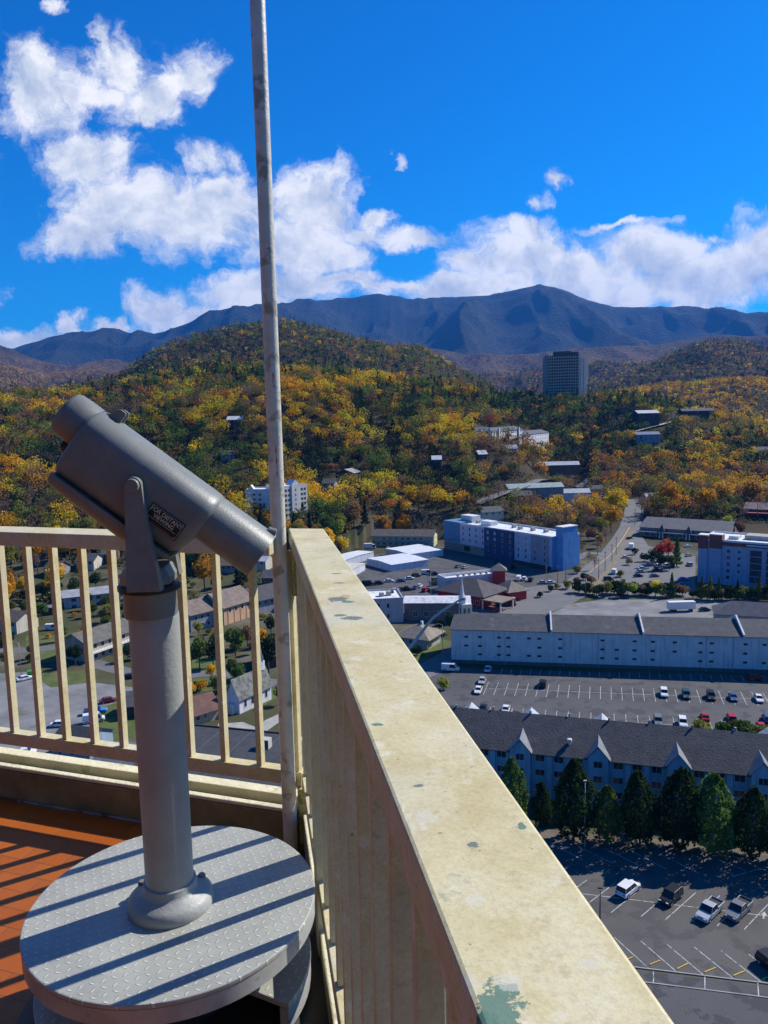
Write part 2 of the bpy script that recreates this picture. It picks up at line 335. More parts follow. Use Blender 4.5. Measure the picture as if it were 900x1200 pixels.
MB().lathe([(.064, .7725), (.070, .776), (.070, .786), (.066, .790)], 40, c=(cx_, cy_)).build('swivel_ring', M_view_dk, vw, smooth=True, auto=40)
# yoke: base block and two arms
AX = R(2)                                                      # the barrel points to the right and a little away
yk = empty('yoke', (cx_, cy_, .7905), AX); yk.parent = vw
ykm = MB()
ykm.loft([[(x*sx, y*sy, z) for x, y in [(-1, -.6), (-.6, -1), (.6, -1), (1, -.6), (1, .6), (.6, 1), (-.6, 1), (-1, .6)]] for sx, sy, z in ((.056, .058, 0), (.056, .060, .018), (.050, .062, .030), (.045, .065, .040))])
ykm.build('yoke_base', M_view, yk, bevel=.003)
PVZ = CZ-.131-DZ-.7905                                           # pivot height above yoke base
for sgn in (-1, 1):
    am = MB(); y0 = sgn*.090
    def sec(xa, xb, z, th): return [(xa, y0-th/2, z), (xb, y0-th/2, z), (xb, y0+th/2, z), (xa, y0+th/2, z)]
    hr = .0185; px_ = .004
    prof = [(-.020, .052, .0, .034), (-.020, .050, .012, .034), (-.019, .044, .05, .028), (-.016, .030, PVZ-.08, .022), (px_-hr, px_+hr+.002, PVZ-.02, .020)]
    rings = [sec(a, b, z, th) for a, b, z, th in prof]
    for k in range(1, 7):
        q = R(90*k/6); rings.append(sec(px_-hr*math.cos(q)-.0003, px_+hr*math.cos(q)+.0003, PVZ-.0+hr*math.sin(q), .020))
    am.loft(rings); am.build('yoke_arm', M_view, yk, bevel=.004)
    MB().tube([(px_, y0+sgn*.008, PVZ), (px_, y0+sgn*.018, PVZ)], [.0165, .014], 20).build('pivot_bolt', M_view, yk, smooth=True, auto=40)
# body: local frame, +x along barrel to nose, z up
hb = empty('housing', (0, 0, 0)); hb.parent = vw
px_ = -.030
hb.matrix_local = Matrix.Translation((cx_+px_*math.cos(AX), cy_+px_*math.sin(AX), .7905+PVZ)) @ Matrix.Rotation(AX, 4, 'Z') @ Matrix.Rotation(R(38.2), 4, 'Y')
def ring(x, wz, zc, hy, top, bot, n=40, p=2.0, px2=2.6):
    out = []
    for k in range(n):
        a = 2*math.pi*k/n; ca, sa = math.cos(a), math.sin(a)
        e = p if sa > 0 else px2
        yy = math.copysign(abs(ca)**(2/e), ca)*hy; zz = math.copysign(abs(sa)**(2/e), sa)
        out.append((x, yy, zc+(zz*(top-zc) if zz > 0 else zz*(zc-bot))))
    return out
def body_ring(x, s=1.0, bot=-.070, drop=0): return ring(x, 0, .045, .078*s, .045+.053*s, bot+(1-s)*.05, p=2.2, px2=4.2)
bd = MB(); bd.loft([body_ring(-.137, .88, -.064), body_ring(-.134, .95, -.068), body_ring(-.126, 1), body_ring(.10, 1), body_ring(.165, 1, -.066), body_ring(.180, .985, -.052), body_ring(.190, .93, -.02), body_ring(.193, .88, -.008)])
bd.build('shell', M_view, hb, smooth=True, auto=45)
lc = MB()
def low_ring(x, s, bot): return [(x, y*.075*s, z) for y, z in ((-1, -.0655), (1, -.0655))] + [(x, .075*s*math.cos(a), -.074-(abs(bot)-.074)*math.sin(a)) for a in [R(12*k) for k in range(0, 16)]]
lc.loft([low_ring(-.132, .93, -.098), low_ring(-.124, .985, -.106), low_ring(.06, .985, -.112), low_ring(.12, .985, -.104), low_ring(.160, .95, -.088), low_ring(.176, .86, -.078)])
lc.build('lower_cover', pbr('cover_grey_paint', (.19, .19, .165), .46, var=.12, scale=20, bump=.14, bscale=200), hb, smooth=True, auto=45)
nz = MB(); nz.loft([ring(x, 0, .042, .070*s, .042+.0545*s, .042-.056*s, p=2.1, px2=2.4) for x, s in ((.18, .97), (.196, .985), (.328, 1.0), (.334, .985), (.334, .93), (.322, .90))])
nz.build('nose_barrel', M_view, hb, smooth=True, auto=45)
rc = MB(); rc.loft([ring(x, 0, .044, .056*s, .044+.054*s, .044-.054*s, p=2, px2=2) for x, s in ((-.197, .80), (-.200, .86), (-.198, .93), (-.190, .985), (-.150, 1.0), (-.134, .985))])
rc.build('eyepiece_shroud', M_view, hb, smooth=True, auto=45)
MB().tube([(-.135, 0, -.012), (-.153, 0, -.012), (-.165, 0, -.012), (-.170, 0, -.012)], [.021, .021, .017, .008], 20).build('focus_knob', M_view_dk, hb, smooth=True, auto=40)
for yy in (-.012, .012):                                          # sight lug on top
    lg = MB(); lg.loft([[(x0, yy-.004, z), (x1, yy-.004, z), (x1, yy+.004, z), (x0, yy+.004, z)] for x0, x1, z in ((-.134, -.088, .092), (-.116, -.088, .104), (-.110, -.088, .118), (-.104, -.090, .124))])
    lg.build('sight_lug', M_view, hb, bevel=.002)
MB().tube([(.312, 0, .094), (.330, 0, .100)], [.011, .011], 16).build('front_sight', M_view, hb, smooth=True, auto=40)
# plaque with its lettering
pq = MB().box(.035, .120, -.0815, -.0785, -.035, .008).build('plaque', pbr('black_plaque', (.010, .010, .010), .35, var=.1), hb, bevel=.0006)
M_gold = pbr('gold_lettering', (.52, .47, .34), .4, var=.1)
fr = MB()
for a in ((.0375, .1175, .0050, .0058), (.0375, .1175, -.0328, -.0320), (.0375, .0383, -.032, .0050), (.1167, .1175, -.032, .0050)): fr.box(a[0], a[1], -.0822, -.0817, a[2], a[3])
fr.build('plaque_border', M_gold, pq); pq.location.x = .044; pq.location.z = .006
for x_, z_ in ((.0405, .002), (.1145, .002), (.0405, -.029), (.1145, -.029)): MB().tube([(x_, -.0818, z_), (x_, -.0830, z_)], .0016, 10).build('screw', M_view, pq)
def text_mesh(s, size, x, z, mat, parent, y=-.0823, bold=0.0):
    cu_ = bpy.data.curves.new('t', 'FONT'); cu_.body = s; cu_.size = size; cu_.align_x = 'CENTER'; cu_.extrude = .0002; cu_.offset = bold
    ob = bpy.data.objects.new('t', cu_); COL.objects.link(ob); bpy.context.view_layer.update()
    me = bpy.data.meshes.new_from_object(ob.evaluated_get(bpy.context.evaluated_depsgraph_get())); bpy.data.objects.remove(ob)
    me.transform(Matrix.Translation((x, y, z)) @ Matrix.Rotation(R(90), 4, 'X')); me.materials.clear(); me.materials.append(mat)
    o = bpy.data.objects.new('lettering', me); COL.objects.link(o); o.parent = parent; return o
text_mesh('FOR DISTANT', .0125, .0775, -.0060, M_gold, pq, bold=.00025)
text_mesh('VIEWING', .0125, .0775, -.0175, M_gold, pq, bold=.00025)
for i, (w_, z_) in enumerate(((.070, -.0212), (.050, -.0285))):
    MB().box(.0775-w_/2, .0775+w_/2, -.0823, -.0818, z_, z_+.0008).build('rule_line', M_gold if i == 0 else pbr('dull_red_print', (.25, .07, .05), .5), pq)
HAZE = 4.4e-5
# ================================================================= TERRAIN
def _h(ix, iy, s):
    n = (ix.astype(np.int64)*374761393 + iy.astype(np.int64)*668265263 + s*974711) & 0xffffffff
    n = ((n ^ (n >> 13))*1274126177) & 0xffffffff
    return ((n ^ (n >> 16)) & 0xffffff)/16777215.0
def vnoise(x, y, s=0):
    xi = np.floor(x); yi = np.floor(y); fx = x-xi; fy = y-yi; fx = fx*fx*fx*(fx*(fx*6-15)+10); fy = fy*fy*fy*(fy*(fy*6-15)+10)
    a, b, c, d = _h(xi, yi, s), _h(xi+1, yi, s), _h(xi, yi+1, s), _h(xi+1, yi+1, s)
    return (a*(1-fx)+b*fx)*(1-fy)+(c*(1-fx)+d*fx)*fy
def fbm(x, y, o=4, s=0):
    t, a, n = 0, .5, 0
    for k in range(o): t = t+a*vnoise(x*2**k+17.3*k, y*2**k+5.1*k, s+k); n += a; a *= .5
    return t/n
def ridged(x, y, o=4, s=0):
    t, a, n = 0, .5, 0
    for k in range(o): t = t+a*(1-np.abs(2*vnoise(x*2**k+9.3*k, y*2**k, s+k)-1)); n += a; a *= .5
    return t/n
def tan_el(px, py):
    dx = cf[0]+(px-450)/F*cr[0]-(py-600)/F*cu[0]; dy = cf[1]+(px-450)/F*cr[1]-(py-600)/F*cu[1]; dz = cf[2]+(px-450)/F*cr[2]-(py-600)/F*cu[2]
    return dz/np.hypot(dx, dy)
# ridges: crest distance, (px, py) skyline seen from the deck, canopy height, front width, back width, roughness
RIDGES = [
 (10000, [(-900,420),(-300,395),(0,401),(25,408),(50,400),(75,393),(100,395),(135,400),(165,395),(210,389),(240,377),(270,370),(300,364),(350,360),(380,352),(400,349),(425,347),(450,343),(463,344),(480,349),(525,348),(575,346),(600,341),(615,338),(635,333),(660,339),(690,351),(720,359),(750,360),(800,362),(830,367),(875,372),(900,374),(1100,372),(1500,400)], 0, 5200, 4000, 250),
 (5600, [(-900,400),(0,402),(40,418),(90,432),(160,425),(230,420),(330,400),(440,396),(520,410),(560,418),(600,424),(660,412),(700,407),(745,408),(790,402),(850,395),(950,392),(1500,390)], 0, 2000, 1500, 90),
 (3600, [(-600,405),(0,425),(60,434),(110,428),(160,432),(240,440),(520,436),(560,440),(600,440),(660,436),(700,424),(745,421),(790,425),(900,430),(1500,430)], 10, 1100, 900, 50),
 (2500, [(600,470),(690,455),(735,441),(770,421),(800,407),(830,399),(860,397),(900,405),(960,425),(1050,440),(1500,430)], 12, 750, 800, 25),
 (1600, [(-500,470),(60,462),(120,445),(150,432),(175,415),(210,397),(260,383),(300,376),(340,371),(380,380),(425,394),(450,401),(465,403),(495,403),(515,414),(550,434),(590,455),(640,475)], 13, 600, 600, 22),
 (1750, [(600,475),(680,462),(750,452),(800,446),(900,440),(1200,430),(1500,430)], 14, 500, 400, 15),
 (900, [(-700,440),(-200,448),(0,455),(60,455),(105,451),(150,443),(200,433),(250,428),(300,427),(350,431),(400,433),(480,441),(540,450),(580,462),(620,485),(680,510)], 14, 560, 500, 16),
 (1000, [(470,500),(520,480),(560,470),(600,466),(660,466),(720,468),(760,472),(800,480),(850,492),(900,502),(1000,515)], 3, 330, 250, 5),
]
for i, r_ in enumerate(RIDGES):
    a = np.array([p[0] for p in r_[1]], float); b = np.array([p[1] for p in r_[1]], float); RIDGES[i] = (r_[0], a, b, *r_[2:])
def H(x, y):
    x = np.asarray(x, float); y = np.asarray(y, float)
    D = np.hypot(x, y)+1e-6; s = np.where(y > .35*np.abs(x), x/np.maximum(y, 1e-6), np.sign(x)*2.857)
    px = np.clip(450+907.7*s, -900, 1500)
    s0 = np.interp(px, [120, 330, 460], [300, 345, 470])
    b = np.interp(D-s0, [0, 120, 300, 1500, 3500, 9000], [0, 3.5, 12, 45, 110, 260])
    z = b.copy(); dz = np.zeros_like(z)
    for i, (Dc, ax, ay, can, Wf, Wb, rough) in enumerate(RIDGES):
        yc = np.interp(px, ax, ay); Dc_ = Dc*(1+.04*(fbm(px/90., px*0+i, 3, 40+i)-.5)) if Dc > 1200 else np.full_like(D, Dc)
        yc = yc + (-1.5*(fbm(px/14., px*0, 3, 77+i)-.5) if Dc > 2000 else 0)
        zc = CZ+Dc_*tan_el(px, yc)-can
        u = np.where(D < Dc_, (D-(Dc_-Wf))/Wf, 1-(D-Dc_)/Wb); u = np.clip(u, 0, 1)
        if Dc > 4000: g = u**1.35
        elif Dc > 950 and Dc < 1050: g = u*u*(3-2*u)
        else: g = .5*(1-np.cos(np.pi*u))*.55+.45*u
        fade = np.ones_like(px)
        if ax[0] > -400: fade = np.clip((px-ax[0])/60, 0, 1)
        if ax[-1] < 1400: fade = fade*np.clip((ax[-1]-px)/60, 0, 1)
        zi = b+np.maximum(zc-b, 0)*g*fade
        w_ = rough/ (2.2 if Dc > 4000 else 1); wl = {10000: 1500., 5600: 1000., 3600: 600.}.get(Dc, 220.)
        if rough > 5:
            rn = (ridged(x/wl, y/wl*.62, 4, 3+i)-.62)*2
            zi = zi+rough*3.0*rn*np.clip(g*(1-g**4)*fade, 0, 1)*np.clip((zc-b)/ (rough*2), 0, 1)
        z = np.maximum(z, zi)
    return np.where(D-s0 <= 0, 0.0, np.maximum(z, 0))
def Hs(x, y): return float(H(np.array([x]), np.array([y]))[0])
_T = np.concatenate([np.arange(60, 700, 1.0), 700*1.002**np.arange(0, 1600)])
def W(px, py, dz=0.0):         # where a line of sight meets the terrain (world point)
    d = ray(px, py); n = math.hypot(d[0], d[1]); T = _T/n
    zz = CZ+T*d[2]; hh = H(T*d[0], T*d[1]); k = np.argmax(zz <= hh)
    t0, t1 = T[max(k-1, 0)], T[k]; e0, e1 = (zz-hh)[max(k-1, 0)], (zz-hh)[k]
    t = t0+(t1-t0)*(e0/(e0-e1+1e-9)) if k > 0 else t1
    return Vector((d[0]*t, d[1]*t, max(Hs(d[0]*t, d[1]*t), 0)+dz))
def proj(p):
    q = np.array([p[0], p[1], p[2]-CZ]); k = q@cf; return 450+F*(q@cr)/k, 600-F*(q@cu)/k
# ---- terrain mesh: one polar sheet
az = np.concatenate([np.arange(-180, -34, 4.0), np.arange(-34, 34.01, .115), np.arange(36, 180, 4.0)])
rg = np.concatenate([[0, 30, 80, 140, 200, 260, 300], np.arange(312, 1200, 9.0), np.arange(1200, 3000, 20.0), np.arange(3000, 6000, 45.0), np.arange(6000, 10600, 60.0), [10800, 11200, 12000, 13000, 14000]])
A_, R_ = np.meshgrid(np.radians(az), rg, indexing='ij'); X_ = R_*np.sin(A_); Y_ = R_*np.cos(A_); Z_ = H(X_, Y_)
na, nr = A_.shape
co = np.stack([X_, Y_, Z_], -1).reshape(-1, 3)
ii, jj = np.meshgrid(np.arange(na), np.arange(nr-1), indexing='ij'); i2 = (ii+1) % na
fq = np.stack([ii*nr+jj, ii*nr+jj+1, i2*nr+jj+1, i2*nr+jj], -1).reshape(-1, 4)
def np_mesh(name, co, quads, mats, smooth=False, col=None, mi=None):
    me = bpy.data.meshes.new(name); nv, nf = len(co), len(quads)
    me.vertices.add(nv); me.vertices.foreach_set('co', np.ascontiguousarray(co, np.float32).ravel())
    me.loops.add(nf*4); me.loops.foreach_set('vertex_index', np.ascontiguousarray(quads, np.int32).ravel())
    me.polygons.add(nf); me.polygons.foreach_set('loop_start', np.arange(0, nf*4, 4, dtype=np.int32))
    try: me.polygons.foreach_set('loop_total', np.full(nf, 4, np.int32))
    except Exception: pass
    if smooth: me.polygons.foreach_set('use_smooth', np.ones(nf, bool))
    for m in (mats if isinstance(mats, (list, tuple)) else [mats]): me.materials.append(m)
    if mi is not None: me.polygons.foreach_set('material_index', np.ascontiguousarray(mi, np.int32))
    me.update(calc_edges=True)
    if col is not None:
        a = me.color_attributes.new('tint', 'FLOAT_COLOR', 'POINT'); c4 = np.ones((nv, 4), np.float32); c4[:, :3] = col; a.data.foreach_set('color', c4.ravel())
    return me
def terrain_mat():
    m, t, b = new_mat('wooded_ground'); g = t.add('ShaderNodeNewGeometry'); P = g.outputs['Position']
    sx = t.add('ShaderNodeSeparateXYZ'); t.link(P, sx.inputs[0])
    ln = t.add('ShaderNodeVectorMath', operation='LENGTH'); t.link(P, ln.inputs[0]); D = ln.outputs['Value']
    nb = t.noise(P, .0022, 6, .65); ns_ = t.noise(P, .028, 5, .7); nt_ = t.noise(P, .085, 2, .6)
    # far forest colours
    far = t.ramp(ns_.outputs[0], [(.30, (.008, .015, .014)), (.45, (.018, .024, .020)), (.56, (.045, .038, .026)), (.70, (.11, .066, .030)), (.85, (.17, .10, .035))])
    dark = t.ramp(nt_.outputs[0], [(.3, (.014, .022, .014)), (.6, (.035, .042, .022)), (.8, (.075, .06, .032))])
    fb = t.ramp(nb.outputs[0], [(.42, (0, 0, 0)), (.58, (1, 1, 1))])
    fc = t.mix(fb, dark, far)
    wl_ = t.ramp(t.math('DIVIDE', t.math('ADD', sx.outputs[2], t.math('MULTIPLY', nb.outputs[0], 420.0)), 1000.0), [(.50, (1, 1, 1)), (.86, (0, 0, 0))]); warm = t.ramp(ns_.outputs[0], [(.3, (.05, .035, .02)), (.5, (.19, .105, .045)), (.7, (.34, .18, .06))]); fc = t.mix(t.math('MULTIPLY', wl_, .85), fc, warm)
    mid = t.ramp(ns_.outputs[0], [(.3, (.03, .028, .014)), (.55, (.06, .045, .025)), (.8, (.10, .065, .03))])
    fc = t.mix(t.ramp(t.math('DIVIDE', D, 4000.0), [(.45, (0, 0, 0)), (.75, (1, 1, 1))]), mid, fc)
    # town ground: worn grass, dirt, gravel
    ng = t.noise(P, .035, 6, .65); n3 = t.noise(P, .6, 4, .6)
    tg = t.ramp(ng.outputs[0], [(.36, (.045, .055, .020)), (.5, (.085, .080, .040)), (.58, (.13, .115, .08)), (.70, (.19, .17, .14))])
    tg = t.mix(t.math('MULTIPLY', n3.outputs[0], .5), tg, (.08, .085, .04))
    f = t.ramp(t.math('DIVIDE', D, 1000.0), [(.40, (0, 0, 0)), (.52, (1, 1, 1))])
    t.link(t.mix(f, tg, fc), b.inputs['Base Color']); b.inputs['Roughness'].default_value = .95; b.inputs['Specular IOR Level'].default_value = .1
    vo = t.add('ShaderNodeTexVoronoi'); vo.inputs['Scale'].default_value = .05; t.link(P, vo.inputs['Vector'])
    hgt = t.math('ADD', t.math('MULTIPLY', vo.outputs['Distance'], -9.0), t.math('MULTIPLY', ns_.outputs[0], 34.0))
    bp = t.add('ShaderNodeBump'); bp.inputs['Distance'].default_value = 1.0; t.link(t.ramp(t.math('DIVIDE', D, 4000.0), [(.3, (0, 0, 0)), (.6, (1, 1, 1))]), bp.inputs['Strength'])
    t.link(hgt, bp.inputs['Height']); t.link(bp.outputs[0], b.inputs['Normal']); return m
M_terr = terrain_mat()
o = bpy.data.objects.new('terrain', np_mesh('terrain', co, fq, M_terr, smooth=True)); COL.objects.link(o); kind(o, 'structure')
o.data.set_sharp_from_angle(angle=R(180))
# ---- haze: one closed box around camera and terrain
hz = MB().box(-14500, 14500, -14500, 14500, -2.0, 2050.0).build('haze', None)
hz.data.materials.clear(); mh = bpy.data.materials.new('haze_air'); mh.use_nodes = True; ht = NT(mh.node_tree)
mh.node_tree.nodes.remove(mh.node_tree.nodes['Principled BSDF'])
pv = ht.add('ShaderNodeVolumePrincipled'); pv.inputs['Color'].default_value = (.06, .33, 1.0, 1); pv.inputs['Density'].default_value = HAZE; pv.inputs['Anisotropy'].default_value = .1
ht.link(pv.outputs[0], mh.node_tree.nodes['Material Output'].inputs['Volume']); hz.data.materials.append(mh); kind(hz, 'stuff')
# ================================================================= FOREST
EXCL = []                       # (cx, cy, r) kept clear
def leaf_mat(name, use_attr=True, col=None, trans=.35):
    m = bpy.data.materials.new(name); m.use_nodes = True; t = NT(m.node_tree); m.node_tree.nodes.remove(m.node_tree.nodes['Principled BSDF'])
    if use_attr:
        a = t.add('ShaderNodeAttribute'); a.attribute_name = 'tint'; c = a.outputs['Color']
    else:
        oi = t.add('ShaderNodeObjectInfo'); tc = t.add('ShaderNodeTexCoord')
        n = t.noise(tc.outputs['Object'], .55, 3, .6)
        lo = tuple(k*.62 for k in col); hi = tuple(min(1, k*1.35) for k in col)
        c = t.ramp(n.outputs[0], [(.32, lo), (.68, hi)])
        hsv = t.add('ShaderNodeHueSaturation'); t.link(c, hsv.inputs['Color'])
        t.link(t.math('ADD', .487, t.math('MULTIPLY', oi.outputs['Random'], .026)), hsv.inputs['Hue']); t.link(t.math('ADD', .75, t.math('MULTIPLY', oi.outputs['Random'], .5)), hsv.inputs['Value']); c = hsv.outputs[0]
    d = t.add('ShaderNodeBsdfDiffuse'); tr = t.add('ShaderNodeBsdfTranslucent'); mx = t.add('ShaderNodeMixShader'); mx.inputs[0].default_value = trans
    t.link(c, d.inputs['Color']); t.link(c, tr.inputs['Color']); t.link(d.outputs[0], mx.inputs[1]); t.link(tr.outputs[0], mx.inputs[2]); t.link(mx.outputs[0], m.node_tree.nodes['Material Output'].inputs['Surface'])
    return m
PAL = {'gold': (.44, .25, .014), 'yellow': (.42, .31, .018), 'orange': (.30, .155, .022), 'rust': (.165, .095, .045), 'olive': (.13, .125, .026), 'green': (.062, .095, .022), 'dark': (.022, .042, .018), 'bare': (.125, .090, .062), 'lime': (.22, .24, .03), 'red': (.24, .04, .025), 'pine': (.035, .062, .018)}
PK = list(PAL); PAL = {k: tuple(min(.75, x*(1.65 if k in ('gold', 'yellow', 'orange', 'lime') else 1.4 if k == 'dark' else 1.1 if k == 'pine' else 1.8)) for x in v) for k, v in PAL.items()}; PC = np.array([PAL[k] for k in PK])
def quads_random(cen, size, flat=.0):
    """random oriented leaf quads around centres (n,3)"""
    n = len(cen); a = RNG.normal(size=(n, 3)); a /= np.linalg.norm(a, axis=1)[:, None]
    h = RNG.normal(size=(n, 3)); b = np.cross(a, h); b /= np.linalg.norm(b, axis=1)[:, None]
    s = (size*(.6+.8*RNG.random(n)))[:, None]*.5 if not np.isscalar(size) else size*(.6+.8*RNG.random(n))[:, None]*.5
    P = np.stack([cen-a*s, cen-b*s*.7, cen+a*s, cen+b*s*.7], 1); return P
def crown_points(n, kind_='round', seed=0):
    """points in a unit crown: x,y within 1, z 0..1"""
    if kind_ == 'cone':
        h = RNG.random(n)**1.35; r = (1-h)**.85*(.75+.25*np.sin(h*38))*(.55+.45*RNG.random(n)**.4); a = RNG.random(n)*6.283
        return np.stack([r*np.cos(a), r*np.sin(a), h], -1)
    K = 9; c = RNG.normal(size=(K, 3)); c /= np.linalg.norm(c, axis=1)[:, None]; c *= .55*(.5+.5*RNG.random(K))[:, None]; k = RNG.integers(0, K, n)
    p = RNG.normal(size=(n, 3)); p /= np.linalg.norm(p, axis=1)[:, None]; p = c[k]+p*(.30+.22*_rk(K, k))[:, None]*(.65+.35*RNG.random(n))[:, None]
    p[:, 2] = p[:, 2]*.5+.5; return p
def _rk(K, k): r = RNG.random(K); return r[k]
# candidate positions: jittered grid in the wedge the deck looks over
def grid_pts(cell, d0, d1):
    w = d1*.70; nx = int(2*w/cell); ny = int(d1/cell)
    gx, gy = np.meshgrid(np.arange(nx)*cell-w, np.arange(ny)*cell, indexing='ij')
    x = gx+RNG.random(gx.shape)*cell*.95; y = gy+RNG.random(gx.shape)*cell*.95; x = x.ravel(); y = y.ravel(); D = np.hypot(x, y)
    k = (D >= d0) & (D < d1) & (y > 0) & (np.abs(x/np.maximum(y, 1)) < .56); return x[k], y[k]
aa = np.radians(np.arange(-32, 32, .25)); dd = np.concatenate([np.arange(200, 1200, 12.), np.arange(1200, 4200, 30.)])
AA, DD = np.meshgrid(aa, dd, indexing='ij'); HH = H(DD*np.sin(AA), DD*np.cos(AA)); TT = (HH+6*(DD > 480)-CZ)/DD; CM = np.maximum.accumulate(TT, axis=1)
def visible(x, y, top, tol=.006):
    D = np.hypot(x, y); ia = np.clip(((np.arctan2(x, y)-aa[0])/(aa[1]-aa[0])).astype(int), 0, len(aa)-1); j = np.clip(np.searchsorted(dd, D)-2, 0, len(dd)-1)
    return (H(x, y)+top-CZ)/D > CM[ia, j]-tol
# meadow / building / road exclusions are filled in by the town (EXCL, EXPOLY); forest is created after it
EXPOLY = []
def in_poly(x, y, poly):
    c = np.zeros(len(x), bool); n = len(poly)
    for i in range(n):
        x0, y0 = poly[i]; x1, y1 = poly[(i+1) % n]
        k = ((y0 > y) != (y1 > y)) & (x < (x1-x0)*(y-y0)/(y1-y0+1e-12)+x0); c ^= k
    return c
def zone_prob(px, py, D, x, y):
    """mix of tree colours as the hillsides show them"""
    n = len(px); P = np.zeros((n, len(PK)))
    base = dict(gold=.07, yellow=.09, orange=.07, rust=.16, olive=.26, green=.13, dark=.06, bare=.13, lime=.025, red=.005)
    for k, v in base.items(): P[:, PK.index(k)] = v
    nz = fbm(x/60, y/60, 3, 91); nz2 = fbm(x/60+9, y/60, 3, 92)
    g = np.clip((nz-.50)*12, 0, 1)[:, None]; d_ = np.clip((.47-nz2)*12, 0, 1)[:, None]
    def v(**kw):
        a = np.zeros(len(PK)); 
        for k, q in kw.items(): a[PK.index(k)] = q
        return a[None]
    P = P*(1-.72*g)+.72*g*v(gold=.42, yellow=.40, orange=.18); P = P*(1-.75*d_)+.75*d_*v(dark=.5, green=.3, olive=.2)
    # crest hill: olive brown; park hill: kudzu green; right valley: orange and bare
    w = np.clip((D-1050)/150, 0, 1)*(px < 620)*(D < 2000); w = (w*.8)[:, None]; P = P*(1-w)+w*v(olive=.42, dark=.25, rust=.16, green=.1, gold=.03, bare=.04)
    w = ((px > 555)*(px < 800)*(D > 760)*(D < 1120)*.85)[:, None]; P = P*(1-w)+w*v(dark=.40, green=.42, olive=.10, orange=.05, bare=.03)
    w = ((px > 560)*(D < 760)*.6)[:, None]; P = P*(1-w)+w*v(bare=.36, orange=.22, rust=.20, olive=.12, gold=.10)
    w = ((px < 250)*(D < 900)*(px < 180)*.5)[:, None]; P = P*(1-w)+w*v(bare=.38, rust=.20, green=.14, dark=.12, olive=.16)
    w = ((px > 600)*(D > 1150)*(D < 1950)*.7)[:, None]; P = P*(1-w)+w*v(gold=.30, orange=.22, rust=.16, yellow=.16, bare=.16)
    w = ((D > 1950)*.8)[:, None]; P = P*(1-w)+w*v(dark=.44, olive=.30, bare=.14, rust=.10, orange=.02)
    return P/P.sum(1)[:, None]
# ================================================================= TOWN
G_dark = pbr('window_glass', (.03, .035, .045), .12, var=.3, scale=.5)
def wm(name, col, **k): return pbr(name, col, k.pop('rough', .8), var=k.pop('var', .12), scale=k.pop('scale', .35), streak=k.pop('streak', .55), **k)
def roofm(name, col, **k): return pbr(name, col, k.pop('rough', .9), var=k.pop('var', .25), scale=k.pop('scale', .5), bump=.4, bscale=3.0, **k)
M_white = wm('white_paint', (.72, .71, .68)); M_roofgrey = roofm('grey_shingle', (.085, .085, .09)); M_roofbrown = roofm('brown_shingle', (.13, .095, .07))
M_rooftan = roofm('tan_shingle', (.26, .215, .16)); M_roofwhite = roofm('white_membrane', (.72, .72, .70), var=.12, spots=((.45, .45, .44), .4, .55, .1)); M_frame = wm('window_frame', (.62, .62, .60))
M_roofdark = roofm('dark_membrane', (.045, .048, .055)); M_trimdark = wm('dark_trim', (.05, .045, .045))
_WC = {}
def window(par, face, u, z, w, h, dims, fm=None, gm=None, pane=True, name='window'):
    L, Dp = dims; fm = fm or M_frame; gm = gm or G_dark; key = (round(w, 2), round(h, 2), fm.name, gm.name)
    if key not in _WC:
        a = .09 if w > .9 else .06
        f = MB(); f.box(-w/2-a, w/2+a, -.07, .03, -h/2-a, -h/2); f.box(-w/2-a, w/2+a, -.07, .03, h/2, h/2+a); f.box(-w/2-a, -w/2, -.07, .03, -h/2, h/2); f.box(w/2, w/2+a, -.07, .03, -h/2, h/2)
        if w > 1.3: f.box(-.03, .03, -.06, .02, -h/2, h/2)
        g = MB().box(-w/2, w/2, -.03, .02, -h/2, h/2)
        fs_ = MB(); fs_.v = f.v+g.v; fs_.f = f.f+[tuple(i+len(f.v) for i in q_) for q_ in g.f]; fs_.m = [0]*len(f.f)+[1]*len(g.f)
        _WC[key] = (f.mesh('window', fm), g.mesh('pane', gm), fs_.mesh('window', [fm, gm]))
    fo = bpy.data.objects.new(name, _WC[key][0 if pane else 2]); COL.objects.link(fo); fo.parent = par
    p, r_ = {'front': ((u, 0, z), 0), 'left': ((0, u, z), R(-90)), 'right': ((L, u, z), R(90)), 'back': ((u, Dp, z), R(180))}[face]
    fo.location = p; fo.rotation_euler = (0, 0, r_)
    if pane:
        g = bpy.data.objects.new('pane', _WC[key][1]); COL.objects.link(g); g.parent = fo
    return fo
